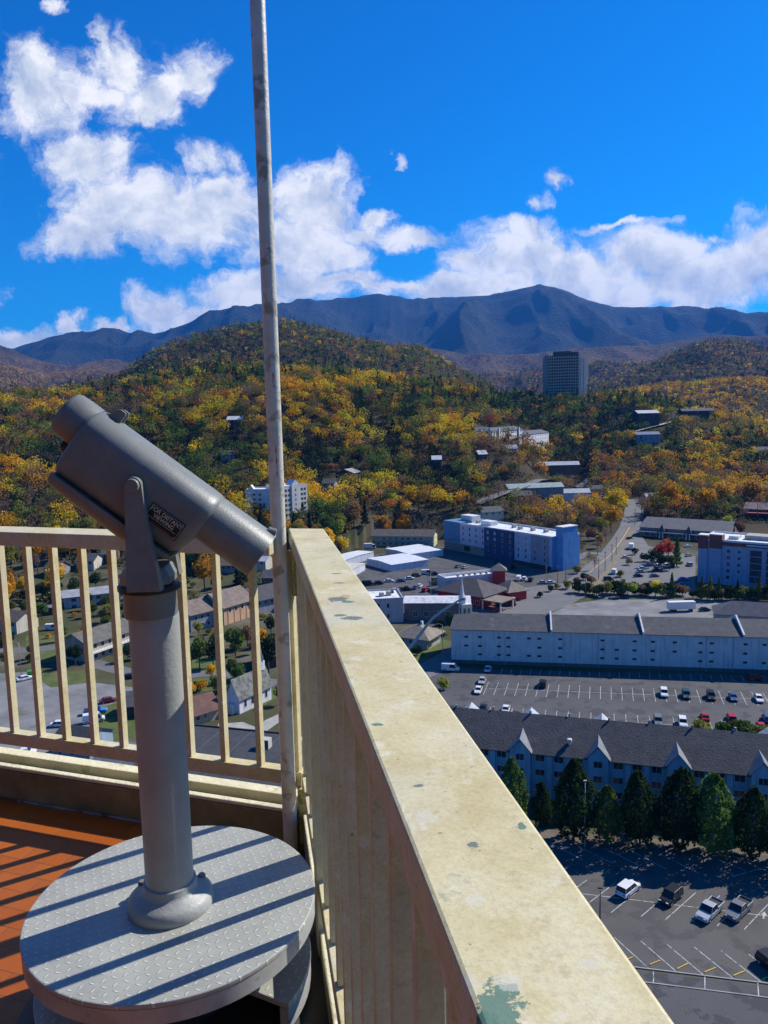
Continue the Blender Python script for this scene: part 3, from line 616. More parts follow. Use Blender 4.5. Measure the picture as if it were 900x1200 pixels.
def bld(name, label, cat, A, B, depth, h, wall, roof='flat', rmat=None, rh=3.0, over=.4, wins=(), group=None, base=-3.0, parapet=.5, excl=True, pmat=None):
    A = Vector(A); B = Vector(B); u = (B-A).xy; L = u.length; rz = math.atan2(u.y, u.x); z0 = min(A.z, B.z)
    root = empty(name, (A.x, A.y, z0), rz, label, cat, group); root['L'] = L
    MB().box(0, L, 0, depth, base, h).build('wall', wall, root)
    rmat = rmat or M_roofgrey; o = over
    if roof == 'flat':
        MB().box(.25, L-.25, .25, depth-.25, h+.01, h+.06).build('roof', rmat, root)
        p = MB(); pm = pmat or wall
        p.box(-.05, L+.05, -.05, .25, h+.003, h+parapet); p.box(-.05, L+.05, depth-.25, depth+.05, h+.003, h+parapet); p.box(-.05, .25, .2505, depth-.2505, h+.003, h+parapet); p.box(L-.25, L+.05, .2505, depth-.2505, h+.003, h+parapet)
        p.build('parapet', pm, root)
    elif roof == 'gable_x':
        r_ = MB(); y0, y1, ym = -o, depth+o, depth/2; zb = h-o*rh/(depth/2)
        prof = [(y0, zb), (ym, h+rh), (y1, zb), (y1, zb-.15), (ym, h+rh-.2), (y0, zb-.15)]
        vs = [(x, y, z+.02) for x in (-o, L+o) for y, z in prof]
        r_.add(vs, [(0, 1, 7, 6), (1, 2, 8, 7), (2, 3, 9, 8), (3, 4, 10, 9), (4, 5, 11, 10), (5, 0, 6, 11), (0, 5, 4, 1), (1, 4, 3, 2), (6, 7, 10, 11), (7, 8, 9, 10)]).build('roof', rmat, root)
        for x in (.01, L-.16): MB().add([(x, .05, h+.001), (x, depth-.05, h+.001), (x, ym, h+rh-.25), (x+.15, .05, h+.001), (x+.15, depth-.05, h+.001), (x+.15, ym, h+rh-.25)], [(0, 1, 2), (3, 5, 4), (0, 2, 5, 3), (1, 4, 5, 2), (0, 3, 4, 1)]).build('gable', wall, root)
    elif roof == 'gable_y':
        r_ = MB(); xm = L/2; zb = h-o*rh/(L/2); prof = [(-o, zb), (xm, h+rh), (L+o, zb), (L+o, zb-.15), (xm, h+rh-.2), (-o, zb-.15)]
        vs = [(x, y, z+.02) for y in (-o, depth+o) for x, z in prof]
        r_.add(vs, [(0, 1, 7, 6), (1, 2, 8, 7), (2, 3, 9, 8), (3, 4, 10, 9), (4, 5, 11, 10), (5, 0, 6, 11), (0, 5, 4, 1), (1, 4, 3, 2), (6, 7, 10, 11), (7, 8, 9, 10)]).build('roof', rmat, root)
        for y in (.01, depth-.16): MB().add([(.05, y, h+.001), (L-.05, y, h+.001), (xm, y, h+rh-.25), (.05, y+.15, h+.001), (L-.05, y+.15, h+.001), (xm, y+.15, h+rh-.25)], [(0, 1, 2), (3, 5, 4), (0, 2, 5, 3), (1, 4, 5, 2), (0, 3, 4, 1)]).build('gable', wall, root)
    elif roof == 'hip':
        m_ = min(L, depth)/2; zb = h-.05
        a = [(-o, -o, zb), (L+o, -o, zb), (L+o, depth+o, zb), (-o, depth+o, zb)]
        if L >= depth: rg_ = [(m_, depth/2, h+rh), (L-m_, depth/2, h+rh)]; fs = [(0, 1, 5, 4), (1, 2, 5), (2, 3, 4, 5), (3, 0, 4)]
        else: rg_ = [(L/2, m_, h+rh), (L/2, depth-m_, h+rh)]; fs = [(0, 1, 4), (1, 2, 5, 4), (2, 3, 5), (3, 0, 4, 5)]
        if abs(L-depth) < .01: rg_[1] = (rg_[1][0], rg_[1][1]+.01, rg_[1][2])
        lo_ = [(x, y, z-.15) for x, y, z in a]; n4 = len(a)+2
        MB().add(a+rg_+lo_, fs+[(0, 6, 7, 1), (1, 7, 8, 2), (2, 8, 9, 3), (3, 9, 6, 0), (9, 8, 7, 6)]).build('roof', rmat, root)
    for wv in wins:
        face, us, zs, w_, h_ = wv[:5]; kw = wv[5] if len(wv) > 5 else {}
        for z in zs:
            for u_ in us: window(root, face, u_, z, w_, h_, (L, depth), **kw)
    if excl:
        c = [Vector((x, y)) for x, y in ((-4, -5), (L+4, -5), (L+4, depth+4), (-4, depth+4))]; ca, sa = math.cos(rz), math.sin(rz)
        EXPOLY.append([(A.x+p.x*ca-p.y*sa, A.y+p.x*sa+p.y*ca) for p in c])
    return root, L
def lin(a, b, n): return [a+(b-a)*(i+.5)/n for i in range(n)]
def part(root, nm, mat, x0, x1, y0, y1, z0, z1, bevel=0): return MB().box(x0, x1, y0, y1, z0, z1).build(nm, mat, root, bevel=bevel)
# ---- ground sheets
def sheet(name, pts, mat, lift=.03, knd='structure', world=False, follow=False):
    P_ = [Vector((*p, 0)) if world else W(*p) for p in pts]
    if not follow:
        o = MB().add([(p.x, p.y, lift+max(p.z, 0)) for p in P_], [tuple(range(len(P_)))]).build(name, mat)
        if o.data.polygons[0].normal.z < 0: o.data.flip_normals()
    kind(o, knd); return o
def ribbon(name, path, w, mat, lift=.12, world=False, excl=True, wend=None):
    P_ = [Vector((*p[:2], 0)) if world else W(*p) for p in path]
    pts = []; 
    for a, b in zip(P_[:-1], P_[1:]):
        n = max(1, int((b-a).length/8)); pts += [a+(b-a)*k/n for k in range(n)]
    pts.append(P_[-1]); L_, R__ = [], []
    for i, p in enumerate(pts):
        t_ = (pts[min(i+1, len(pts)-1)]-pts[max(i-1, 0)]).xy.normalized(); n_ = Vector((-t_.y, t_.x)); ww = w if wend is None else w+(wend-w)*i/(len(pts)-1)
        a, b = p.xy+n_*ww/2, p.xy-n_*ww/2; zc = max(Hs(p.x, p.y), Hs(a.x, a.y), Hs(b.x, b.y)) if p.y > 320 else 0
        L_.append((a.x, a.y, zc+lift)); R__.append((b.x, b.y, zc+lift))
    n = len(pts); o = MB().add(L_+R__, [(i+n, i+1+n, i+1, i) for i in range(n-1)]).build(name, mat, recalc=False)
    if o.data.polygons[0].normal.z < 0: o.data.flip_normals()
    kind(o, 'structure')
    if excl: EXPOLY.append([(a[0], a[1]) for a in L_]+[(a[0], a[1]) for a in R__[::-1]])
    return o
M_asph = pbr('worn_asphalt', (.078, .076, .076), .9, var=.22, scale=.06, coord='Object', bump=.3, bscale=4, spots=((.050, .050, .052), .22, .53, .03))
M_asph2 = pbr('brown_grey_asphalt', (.095, .088, .080), .9, var=.2, scale=.08, bump=.3, bscale=4, spots=((.07, .066, .062), .2, .52, .05))
M_road = pbr('pale_road_asphalt', (.145, .14, .135), .9, var=.15, scale=.1, bump=.3, bscale=4)
M_gravel = pbr('grey_gravel', (.20, .195, .19), .95, var=.3, scale=.12, bump=.5, bscale=5, spots=((.12, .13, .07), .09, .60, .08))
M_grass = pbr('autumn_lawn', (.085, .11, .018), .95, var=.35, scale=.2, bump=.5, bscale=6, spots=((.15, .12, .05), .15, .55, .1))
M_conc = pbr('pale_concrete', (.36, .34, .30), .9, var=.2, scale=.4)
M_line = pbr('worn_white_line', (.46, .46, .44), .8, var=.3, scale=2.0, spots=((.14, .135, .13), 1.3, .52, .1)); M_yell = pbr('yellow_kerb_paint', (.60, .38, .06), .8, var=.2, scale=2)
M_brick = pbr('planting_dirt', (.14, .11, .08), .95, var=.3, scale=.3)  # brown soil of the planting strip
sheet('striped_parking_lot', [(500, 783), (905, 792), (1010, 800), (1010, 885), (905, 872), (640, 852), (500, 838)], M_asph, .03)
sheet('service_lane_asphalt', [(450, 783), (560, 783), (560, 800), (500, 838), (440, 838)], M_asph2, .02)
sheet('lower_parking_lot', [(560, 985), (700, 985), (910, 1000), (1010, 1010), (1010, 1162), (905, 1153), (741, 1133), (560, 1100)], M_asph2, .03)
sheet('side_street', [(560, 1110), (741, 1137), (905, 1157), (1010, 1168), (1010, 1300), (500, 1300)], M_asph, .018)
sheet('sloping_gravel_yard', [(640, 722), (668, 708), (705, 703), (835, 702), (960, 706), (960, 722), (905, 735), (835, 729), (725, 727)], M_gravel, .03)
sheet('hotel_parking_lot', [(395, 688), (410, 665), (440, 650), (520, 640), (650, 672), (700, 668), (690, 690), (640, 710), (555, 735), (470, 730)], M_asph, .025)
sheet('tree_lined_parking_lot', [(690, 685), (722, 650), (748, 622), (760, 640), (815, 652), (815, 700), (700, 702)], M_road, .03)
sheet('front_apron', [(548, 705), (600, 690), (690, 680), (705, 690), (660, 712), (600, 722), (560, 722)], M_road, .035)
ribbon('town_road', [(470, 800), (505, 783), (560, 752), (580, 735), (640, 712), (668, 690), (690, 672), (716, 650), (738, 618), (743, 600), (746, 585)], 9, M_road, .06, wend=14)
ribbon('hill_road', [(560, 592), (590, 580), (625, 570), (650, 570), (690, 562), (725, 560)], 8, M_road, .35)
ribbon('side_lane', [(716, 650), (690, 648), (672, 655)], 7, M_road, .05)
sheet('gravel_lot', [(-60, 792), (40, 787), (110, 800), (160, 806), (175, 850), (120, 872), (60, 910), (-60, 915)], M_gravel, .03)
ribbon('village_street', [(-40, 765), (30, 762), (80, 758), (105, 776), (150, 788), (210, 792), (262, 788), (300, 797), (330, 802), (350, 812), (375, 790), (400, 768), (460, 742)], 6, M_road, .05)
ribbon('chapel_lane', [(335, 838), (318, 846), (305, 858), (280, 850), (255, 852)], 4, M_conc, .06)
ribbon('lower_street', [(352, 812), (356, 850), (372, 900)], 8, M_asph2, .055)
for nm, pts in (('lawn', [(480, 765), (515, 748), (530, 752), (500, 772), (484, 778)]), ('lawn', [(48, 786), (100, 787), (104, 800), (60, 806), (44, 796)]), ('lawn', [(225, 770), (262, 765), (262, 785), (225, 790)]),
                ('lawn', [(300, 812), (330, 800), (330, 815), (300, 832), (285, 830)]), ('lawn', [(225, 796), (262, 792), (262, 808), (225, 812)]), ('lawn', [(95, 838), (160, 815), (200, 825), (200, 862), (130, 868)]), ('lawn', [(30, 745), (80, 745), (80, 775), (30, 778)])):
    sheet(nm, pts, M_grass, .04, 'stuff')['label'] = 'patch of short green lawn between the houses'
# parking lines
def bar(name, a, b, w, mat, lift, z1=None):
    a, b = Vector(a).xy, Vector(b).xy; t_ = (b-a).normalized(); n_ = Vector((-t_.y, t_.x))*w/2
    pts = [a+n_, a-n_, b-n_, b+n_]
    mb = MB()
    if z1: mb.prism([(p.x, p.y) for p in pts], lift, z1)
    else: mb.add([(p.x, p.y, lift) for p in pts], [(0, 1, 2, 3)])
    return mb
def lines_obj(name, segs, w=.13, mat=None, lift=.045):
    mb = MB()
    for a, b in segs:
        s_ = bar(name, a, b, w, None, lift); 
        nv = len(mb.v); mb.v += s_.v; mb.f += [tuple(i+nv for i in f) for f in s_.f]; mb.m += s_.m
    o = mb.build(name, mat or M_line); kind(o, 'structure')
    for p in o.data.polygons:
        if p.normal.z < 0: p.flip()
    return o
def V2(px, py): return at_z(px, py, 0.0).xy
vdir = (V2(566.7, 814.4)-V2(573.3, 798.9)).normalized()
segs = []
def stalls(p0, p1, dv, l0, l1, sp, skip0=0):
    a, b = V2(*p0), V2(*p1); n = int((b-a).length/sp); u = (b-a).normalized()
    for k in range(skip0, n+1): c = a+u*sp*k; segs.append((c-dv*l0, c+dv*l1))
    return a, u
rowA = stalls((569.5, 806.5), (960, 822), vdir, 5.0, 5.0, 2.75); segs.append((V2(569, 806.5), V2(960, 822)))
rowB = stalls((546, 836), (960, 859), vdir, 5.0, 5.0, 2.75); segs.append((V2(546, 836), V2(960, 859)))
rowC = stalls((578, 783.5), (960, 795), vdir, 0.0, 4.6, 2.75)
lines_obj('stall_markings', segs, .14, lift=.045); segs = []
dv2 = (V2(710, 1074.7)-V2(758, 1036)).normalized()
a0, u0_ = V2(652, 1044), (V2(816, 1064)-V2(684.8, 1048)).normalized()
segs.append((V2(640, 1042.5), V2(960, 1081)))
for px in (668, 701, 735.4, 770, 798, 827, 857, 888, 920):
    c = V2(px, 1048+(px-684.8)*.1215); segs.append((c-dv2*4.6, c+dv2*4.6))
for a, b in (((685, 1084), (727, 1122)), ((720, 1098.7), (760, 1135)), ((751, 1103), (791.6, 1138)), ((781.6, 1107), (824, 1142.5)), ((813.4, 1110), (858.6, 1146.3)), ((845, 1114.5), (891.3, 1150.6)), ((877, 1118.3), (925, 1155)), ((645, 988), (683, 1008)), ((677, 992), (718, 1012)), ((708, 994), (750, 1015)), ((740, 997.5), (781.5, 1019)), ((771.4, 1000.4), (819, 1023.5)), ((842, 1007.6), (880, 1023.5)), ((858, 1003), (900, 1022)), ((857, 1028), (898, 1016))):
    segs.append((V2(*a), V2(*b)))
lines_obj('lower_stall_markings', segs, .13, lift=.045); segs = []
for k, (a, b) in enumerate((((730, 1127), (742, 1122)), ((761.4, 1131), (774, 1126)), ((793.5, 1136), (806.5, 1129.5)), ((825.6, 1140), (839, 1134.5)), ((859.6, 1144), (873, 1138.5)), ((893, 1148.5), (906, 1142)))):
    a_, b_ = V2(*a), V2(*b); o = bar('wheel_stop', a_, b_, .16, None, .031, .14).build('wheel_stop', M_yell, bevel=.02)
    tag(o, 'yellow wheel stop at the head of a slanted stall by the street kerb', 'wheel stop', 'yellow wheel stops along the street kerb')
# kerb strip and sidewalk next to the street
kb = MB()
for s_ in (bar('k', V2(735, 1133), V2(960, 1160.5), .16, None, .02, .14), bar('k', V2(745, 1150), V2(960, 1177), .16, None, .015, .10)): nv = len(kb.v); kb.v += s_.v; kb.f += [tuple(i+nv for i in f) for f in s_.f]; kb.m += s_.m
kind(kb.build('street_kerb', M_conc), 'structure')
lines_obj('sidewalk_joints', [(V2(765.7, 1138), V2(765.7, 1151.5)), (V2(826, 1144), V2(826, 1159)), (V2(888, 1152), V2(889, 1167))], .14, lift=.05)
am = MB(); c_ = V2(894.5, 1077); ta = (V2(895.5, 1071)-c_).normalized(); na_ = Vector((-ta.y, ta.x))
ap = [(-.12, 0), (.12, 0), (.12, 1.0), (.42, 1.0), (0, 1.9), (-.42, 1.0), (-.12, 1.0)]
am.add([(*(c_+na_*x+ta*y), .05) for x, y in ap], [(0, 1, 2, 6), (3, 4, 5), (2, 3, 5, 6)]); kind(am.build('arrow_marking', M_line), 'structure')
ribbon('verge', [(692, 694), (712, 669), (728, 649), (741, 622)], 3.2, pbr('verge_dirt', (.20, .16, .10), .95, var=.3, scale=.5), .14, excl=False)
# road centre line
ribbon('road_centre_line', [(668, 690), (690, 672), (716, 650), (738, 618)], .35, M_yell, .16, excl=False, wend=.5)
# ================= long pale building with fire walls
M_pale = wm('pale_blue_white_stucco', (.60, .61, .60), spots=((.40, .42, .43), .25, .62, .1))
A, B = at_z(529, 777, 0), at_z(1010, 793, 0)
r1, L1 = bld('long_building', 'long pale three-storey building with a dark roof and white fire walls above the striped lot', 'building', A, B, 17, 10.6, M_pale, 'hip', roofm('slate_shingle', (.075, .075, .08), spots=((.12, .115, .11), .3, .58, .1)), 2.9, .5)
k = 0
for xx in [4.5, 8.6, 14.2, 17, 23, 26, 32, 44, 48, 53, 58, 64, 71, 74, 83, 88, 93, 104, 109]:
    for z in (8.3, 5.6, 3.0):
        if (k*7) % 11 == 3 or xx > L1-2: k += 1; continue
        k += 1; window(r1, 'front', xx, z, .95, .42, (L1, 17), fm=M_trimdark, pane=False)
for px in (645, 750, 862):
    q = at_z(px, 780, 0); xx = (q.xy-A.xy).dot((B-A).xy.normalized())
    mb = MB(); mb.add([(xx, -.55, 9.9), (xx, 8.5, 13.1), (xx, 17.5, 9.9), (xx, 17.5, 11.2), (xx, 8.5, 14.6), (xx, -.55, 11.2)]+[(xx+.45, y, z) for y, z in ((-.55, 9.9), (8.5, 13.1), (17.5, 9.9), (17.5, 11.2), (8.5, 14.6), (-.55, 11.2))], [(0, 1, 4, 5), (1, 2, 3, 4), (6, 11, 10, 7), (7, 10, 9, 8), (0, 5, 11, 6), (5, 4, 10, 11), (4, 3, 9, 10), (3, 2, 8, 9), (0, 6, 7, 1), (1, 7, 8, 2)]).build('fire_wall', M_white, r1)
for px in (592, 660, 700, 822, 852): q = at_z(px, 780, 0); xx = (q.xy-A.xy).dot((B-A).xy.normalized()); part(r1, 'downpipe', wm('pipe_grey', (.35, .37, .42)), xx-.06, xx+.06, -.12, -.01, 0, 10.3)
part(r1, 'base_course', wm('dark_base', (.10, .11, .11)), -.02, L1+.02, -.06, -.003, 0, 1.1)
# stair block bottom right with white rail
part(r1, 'loading_canopy', M_white, L1*.80, L1*.80+12, -1.4, -.06, 3.3, 3.9); part(r1, 'loading_bay', M_trimdark, L1*.80, L1*.80+12, -.065, -.004, 1.3, 3.25)
rt = MB(); rt.box(0, 82, -.9, 0, 0, .9); 
# ================= blue dormered motel
M_blue = wm('slate_blue_siding', (.22, .42, .52), bump=.2, bscale=8); M_blue2 = wm('light_blue_siding', (.28, .46, .55)); M_ltrim = wm('pale_trim', (.38, .52, .62))
E1, E2 = at_z(575, 875, 9.4), at_z(864, 904, 9.4); uu = (E2-E1).normalized(); A = Vector((E1.x, E1.y, 0))-uu*16; B = Vector((E2.x, E2.y, 0))+uu*16
M_mroof = roofm('charcoal_shingle', (.070, .068, .070), spots=((.11, .105, .10), .2, .6, .15))
r2, L2 = bld('dormered_motel', 'blue three-storey motel with dark roof and peaked gables behind a row of tall trees', 'motel', A, B, 14.5, 9.4, M_blue, 'gable_x', M_mroof, 4.6, .6)
wall_d = (B-A).xy.normalized()
def at_front(px, py, zz): q = at_z(px, py, zz); return (q.xy-A.xy).dot(wall_d)
gx_ = [at_front(p, q, 11.5) for p, q in ((610, 866), (701, 874), (795, 886), (895, 896))]; sp_ = (gx_[3]-gx_[0])/3; gx_ = [gx_[0]-sp_]+gx_+[gx_[3]+sp_]
for g0 in gx_:
    if g0 < 2 or g0 > L2-2: continue
    bay = part(r2, 'gable_bay', M_blue2, g0-1.9, g0+1.9, -1.0, -.004, 0, 9.6)
    gb = MB(); gb.add([(g0-1.95, -1.02, 9.61), (g0+1.95, -1.02, 9.61), (g0, -1.02, 11.7), (g0-1.95, -.6, 9.61), (g0+1.95, -.6, 9.61), (g0, -.6, 11.7)], [(0, 1, 2), (5, 4, 3), (0, 2, 5, 3), (1, 4, 5, 2), (0, 3, 4, 1)]).build('gable_wall', M_blue2, r2)
    o_ = .45; rr = MB(); pr = [(-2.3, 9.3), (0, 11.95), (2.3, 9.3), (2.3, 9.45), (0, 12.15), (-2.3, 9.45)]
    rr.add([(g0+x, -1.35, z) for x, z in pr]+[(g0+x, 5.6, z) for x, z in pr], [(0, 1, 4, 5), (1, 2, 3, 4), (6, 11, 10, 7), (7, 10, 9, 8), (5, 4, 10, 11), (4, 3, 9, 10), (0, 5, 11, 6), (3, 2, 8, 9), (0, 6, 7, 1), (1, 7, 8, 2)]).build('dormer_roof', roofm('pale_dormer_flashing', (.20, .21, .22)), r2)
    for z in (8.4, 5.5, 2.6): w_ = window(r2, 'front', g0, z, 1.5, 1.25, (L2, 14.5), fm=M_ltrim); w_.location.y = -1.0
    # back side gable tip
    bk = MB(); bk.add([(g0-1.9, 15.6, 9.4), (g0+1.9, 15.6, 9.4), (g0, 15.6, 11.9), (g0-1.9, 9.5, 12.6), (g0+1.9, 9.5, 12.6), (g0, 8.0, 13.4)], [(0, 1, 2), (0, 2, 5, 3), (1, 4, 5, 2), (0, 3, 4, 1), (3, 5, 4)])
for i in range(len(gx_)-1):
    a, b = gx_[i]+1.9, gx_[i+1]-1.9
    for f_ in (.17, .50, .83):
        for z in (8.1, 5.2, 2.3):
            xx = a+(b-a)*f_
            if 1 < xx < L2-1: window(r2, 'front', xx, z, 1.7, 1.2, (L2, 14.5), fm=M_ltrim)
    for f_ in (.335, .665):
        xx = a+(b-a)*f_
        if 1 < xx < L2-1: part(r2, 'pilaster', M_blue2, xx-.5, xx+.5, -.35, -.004, 0, 9.2)
for i, xx in enumerate(lin(4, L2-4, 9)): MB().tube([(xx, 7.2+.5*(i % 2), 13.2), (xx, 7.2+.5*(i % 2), 14.6)], .22, 8).build('roof_vent', wm('vent_grey', (.30, .30, .32)), r2)
# peaked gables on the far side of the roof
for i, px in enumerate((540, 617, 705, 898)):
    g0 = at_front(px, 842, 13.5); 
    if g0 < 2 or g0 > L2-2: continue
    MB().add([(g0-1.8, 15.2, 10.8), (g0+1.8, 15.2, 10.8), (g0, 15.2, 12.3), (g0, 11.0, 12.2), (g0-1.8, 13.0, 10.8), (g0+1.8, 13.0, 10.8)], [(0, 1, 2), (0, 2, 3, 4), (1, 5, 3, 2), (0, 4, 5, 1), (4, 3, 5)]).build('rear_gable', roofm('pale_gable', (.42, .44, .46)), r2)
tag(MB().lathe([(.02, 0), (.35, .3), (.55, 1.0), (.35, 1.5), (.05, 1.7)], 14).build('roof_ventilator', M_white, r2), '', '') if False else None
vt = MB().lathe([(.25, 0), (.25, .7), (.5, .8), (.45, 1.25), (.1, 1.4)], 14).build('roof_ventilator', M_white, r2, smooth=True, auto=40); vt.location = (at_front(667, 875, 10.5), 2.0, 10.4)
# ================= blue and white hotel
A, B = at_z(521, 643, 0), at_z(647, 668, 0)
M_navy = wm('navy_panel', (.022, .06, .15)); M_lav = wm('lavender_panel', (.50, .52, .62)); M_turq = wm('teal_blue_panel', (.09, .22, .36)); M_brightb = wm('bright_blue_panel', (.12, .33, .62)); M_tan = wm('tan_stone', (.30, .25, .20)); M_grl = wm('grey_violet_panel', (.32, .31, .38))
r3, L3 = bld('blue_hotel', 'five-storey hotel in navy, lavender and bright blue blocks with a white roof', 'hotel', A, B, 19, 15.2, M_lav, 'flat', M_roofwhite, parapet=.9, pmat=M_white)
zz = lambda f: f*L3
part(r3, 'teal_block', M_turq, -.25, zz(.165), -.3, 19.2, 5.0, 16.2); part(r3, 'navy_block', M_navy, zz(.42), zz(.685), -.9, -.003, 0, 15.6); part(r3, 'violet_block', M_grl, zz(.83), zz(.975), -.3, -.003, 0, 15.3)
part(r3, 'stone_base', M_tan, -.1, zz(.42)-.01, -.12, -.003, 0, 4.6); part(r3, 'blue_side', M_brightb, L3+.003, L3+.4, -.3, 19, 0, 15.4); part(r3, 'stair_tower', M_brightb, L3+.41, L3+5.0, 2, 12, 0, 20.6)
part(r3, 'tower_cap', M_white, L3+.2, L3+5.2, 1.8, 12.2, 20.61, 21.0); part(r3, 'roof_room', M_white, zz(.06), zz(.18), 8, 14, 15.3, 19.0); part(r3, 'roof_room', M_white, zz(.28), zz(.38), 7, 12, 15.3, 17.6)
for i, f_ in enumerate((.2, .3, .52, .6, .7, .8)): part(r3, 'roof_unit', M_conc, zz(f_), zz(f_)+1.8, 9+(i % 3), 11+(i % 3), 15.27, 16.8)
for f_ in (.20, .265, .33, .395): [window(r3, 'front', zz(f_), z, .95, 1.55, (L3, 19)) for z in (13.4, 10.3, 7.2) ]
for f_ in (.33, .395): window(r3, 'front', zz(f_), 3.4, .95, 1.5, (L3, 19)).location.y = -.12
window(r3, 'front', zz(.24), 2.6, 4.5, 2.4, (L3, 19), fm=M_trimdark).location.y = -.12
for f_ in (.455, .52, .59, .66):
    for z in (13.4, 10.3, 7.2, 4.1): window(r3, 'front', zz(f_), z, 1.1, 1.5, (L3, 19), gm=wm('pale_blind', (.45, .47, .50)) if (f_ in (.52, .455) and z > 9) else G_dark).location.y = -.9
for f_ in (.72, .785): [window(r3, 'front', zz(f_), z, .95, 1.55, (L3, 19)) for z in (13.4, 10.3, 7.2, 4.1)]
for f_ in (.865, .945):
    for z in (13.4, 10.3, 7.2, 4.1): window(r3, 'front', zz(f_), z, .95, 1.55, (L3, 19)).location.y = -.3
part(r3, 'entrance_base', M_trimdark, zz(.69), L3-.5, -.5, -.31, 0, 1.6)
# ================= condo hotel on the right
A, B = at_z(818, 682, 0), at_z(930, 694, 0)
M_bl3 = wm('blue_grey_stucco', (.26, .36, .52)); M_red = wm('brick_red_band', (.20, .055, .045)); M_bal = wm('balcony_recess', (.06, .06, .07))
r4, L4 = bld('balcony_hotel', 'six-storey blue-grey hotel with brick-red crown and stacked balconies', 'hotel', A, B, 24, 18.5, M_bl3, 'flat', M_roofwhite, parapet=.8, pmat=M_white)
part(r4, 'corner_tower', M_red, -.3, 3.6, -.6, 4, 15.0, 20.6); part(r4, 'tower_cap', M_white, -.4, 3.7, -.7, 4.1, 20.61, 21.0); part(r4, 'corner_tower', M_red, 4.4, 9.4, -.6, 4, 15.4, 21.2); part(r4, 'tower_cap', M_white, 4.3, 9.5, -.7, 4.1, 21.21, 21.6)
part(r4, 'corner_pier', M_bl3, -.2, 3.5, -.5, -.003, 0, 14.99); part(r4, 'corner_pier', M_bl3, 4.5, 9.3, -.5, -.003, 0, 15.39)
part(r4, 'crown_band', M_red, 9.6, L4+.1, -.15, -.003, 16.9, 18.4); part(r4, 'cornice', M_white, 19, 32, -1.2, -.16, 17.6, 18.0)
for z in (14.6, 11.8, 9.0, 6.2, 3.4): window(r4, 'front', 12.0, z, 1.3, 1.3, (L4, 24), fm=M_bl3)
for z in (14.6, 11.8, 9.0, 6.2): window(r4, 'front', 16.2, z, 1.0, 1.0, (L4, 24), fm=M_bl3, gm=G_dark)
for x0 in (20.5, 26.8, 34.5):
    for z in (13.4, 10.6, 7.8, 5.0, 2.2):
        if x0+4.4 > L4: continue
        b_ = part(r4, 'balcony', M_bal, x0, x0+4.4, -.06, -.003, z, z+2.3); part(r4, 'balcony_slab', M_bl3, x0-.1, x0+4.5, -1.3, -.061, z-.2, z); 
        rl = MB(); rl.box(x0-.1, x0+4.5, -1.3, -1.25, z+.95, z+1.02)
        for q in range(9): rl.box(x0-.05+q*.56, x0-.01+q*.56, -1.29, -1.26, z+.001, z+.949)
        rl.build('balcony_rail', M_bal, r4)
part(r4, 'roof_room', M_white, 10, 14, 8, 13, 18.6, 20.0); part(r4, 'roof_room', M_conc, 16, 30, 10, 18, 18.6, 20.4)
# ================= buildings behind the right hotel
A, B = W(750, 628), W(852, 636)
r5, L5 = bld('long_shop_building', 'long low building under a big grey roof beyond the right hotel', 'shop building', A, B, 30, 6.0, wm('dull_tan_wall', (.26, .22, .19)), 'gable_x', roofm('mid_grey_shingle', (.12, .115, .12)), 4.2, .8)
part(r5, 'porch_roof', roofm('blue_grey_awning', (.22, .25, .30)), -1, L5+1, -4, -.8, 3.4, 3.8)
for f_ in (.27, .58): 
    MB().add([(L5*f_-2, -3, 4.2), (L5*f_+2, -3, 4.2), (L5*f_+2, 1.5, 4.2), (L5*f_-2, 1.5, 4.2), (L5*f_, -.8, 8.4)], [(0, 1, 4), (1, 2, 4), (2, 3, 4), (3, 0, 4), (3, 2, 1, 0)]).build('cupola_roof', M_roofgrey, r5)
    part(r5, 'cupola_post', M_white, L5*f_-1.2, L5*f_-.6, -2.9, -2.4, 0, 4.19); part(r5, 'cupola_post', M_white, L5*f_+.6, L5*f_+1.2, -2.9, -2.4, 0, 4.19)
for u_ in lin(2, L5-2, 12): window(r5, 'front', u_, 1.9, 2.4, 1.8, (L5, 30), pane=True)
A, B = W(872, 607), W(960, 611)
r6, L6 = bld('red_roofed_shop', 'brown shop with a coral red awning roof right of the grey-roofed building', 'shop', A, B, 22, 6.5, wm('maroon_wall', (.12, .06, .055)), 'gable_x', roofm('mauve_brown_roof', (.17, .12, .12)), 3, .6)
part(r6, 'awning', roofm('coral_roof', (.55, .15, .13)), 1, L6-1, -5, -.7, 3.9, 4.4)
for u_ in lin(3, L6-3, 6): window(r6, 'front', u_, 1.8, 3, 2, (L6, 22), fm=M_trimdark)
A, B = at_z(838, 733, 0), at_z(960, 741, 0)
r7, L7 = bld('grey_roofed_annex', 'low grey-roofed annex with a dark hipped end at the right edge behind the long building', 'annex', A, B, 11, 4.2, wm('annex_wall', (.30, .32, .36)), 'hip', roofm('slate_grey_roof', (.10, .10, .115)), 3.6, .7)
for u_ in lin(8, L7-3, 7): window(r7, 'front', u_, 2.4, 1.2, .9, (L7, 11), pane=False)
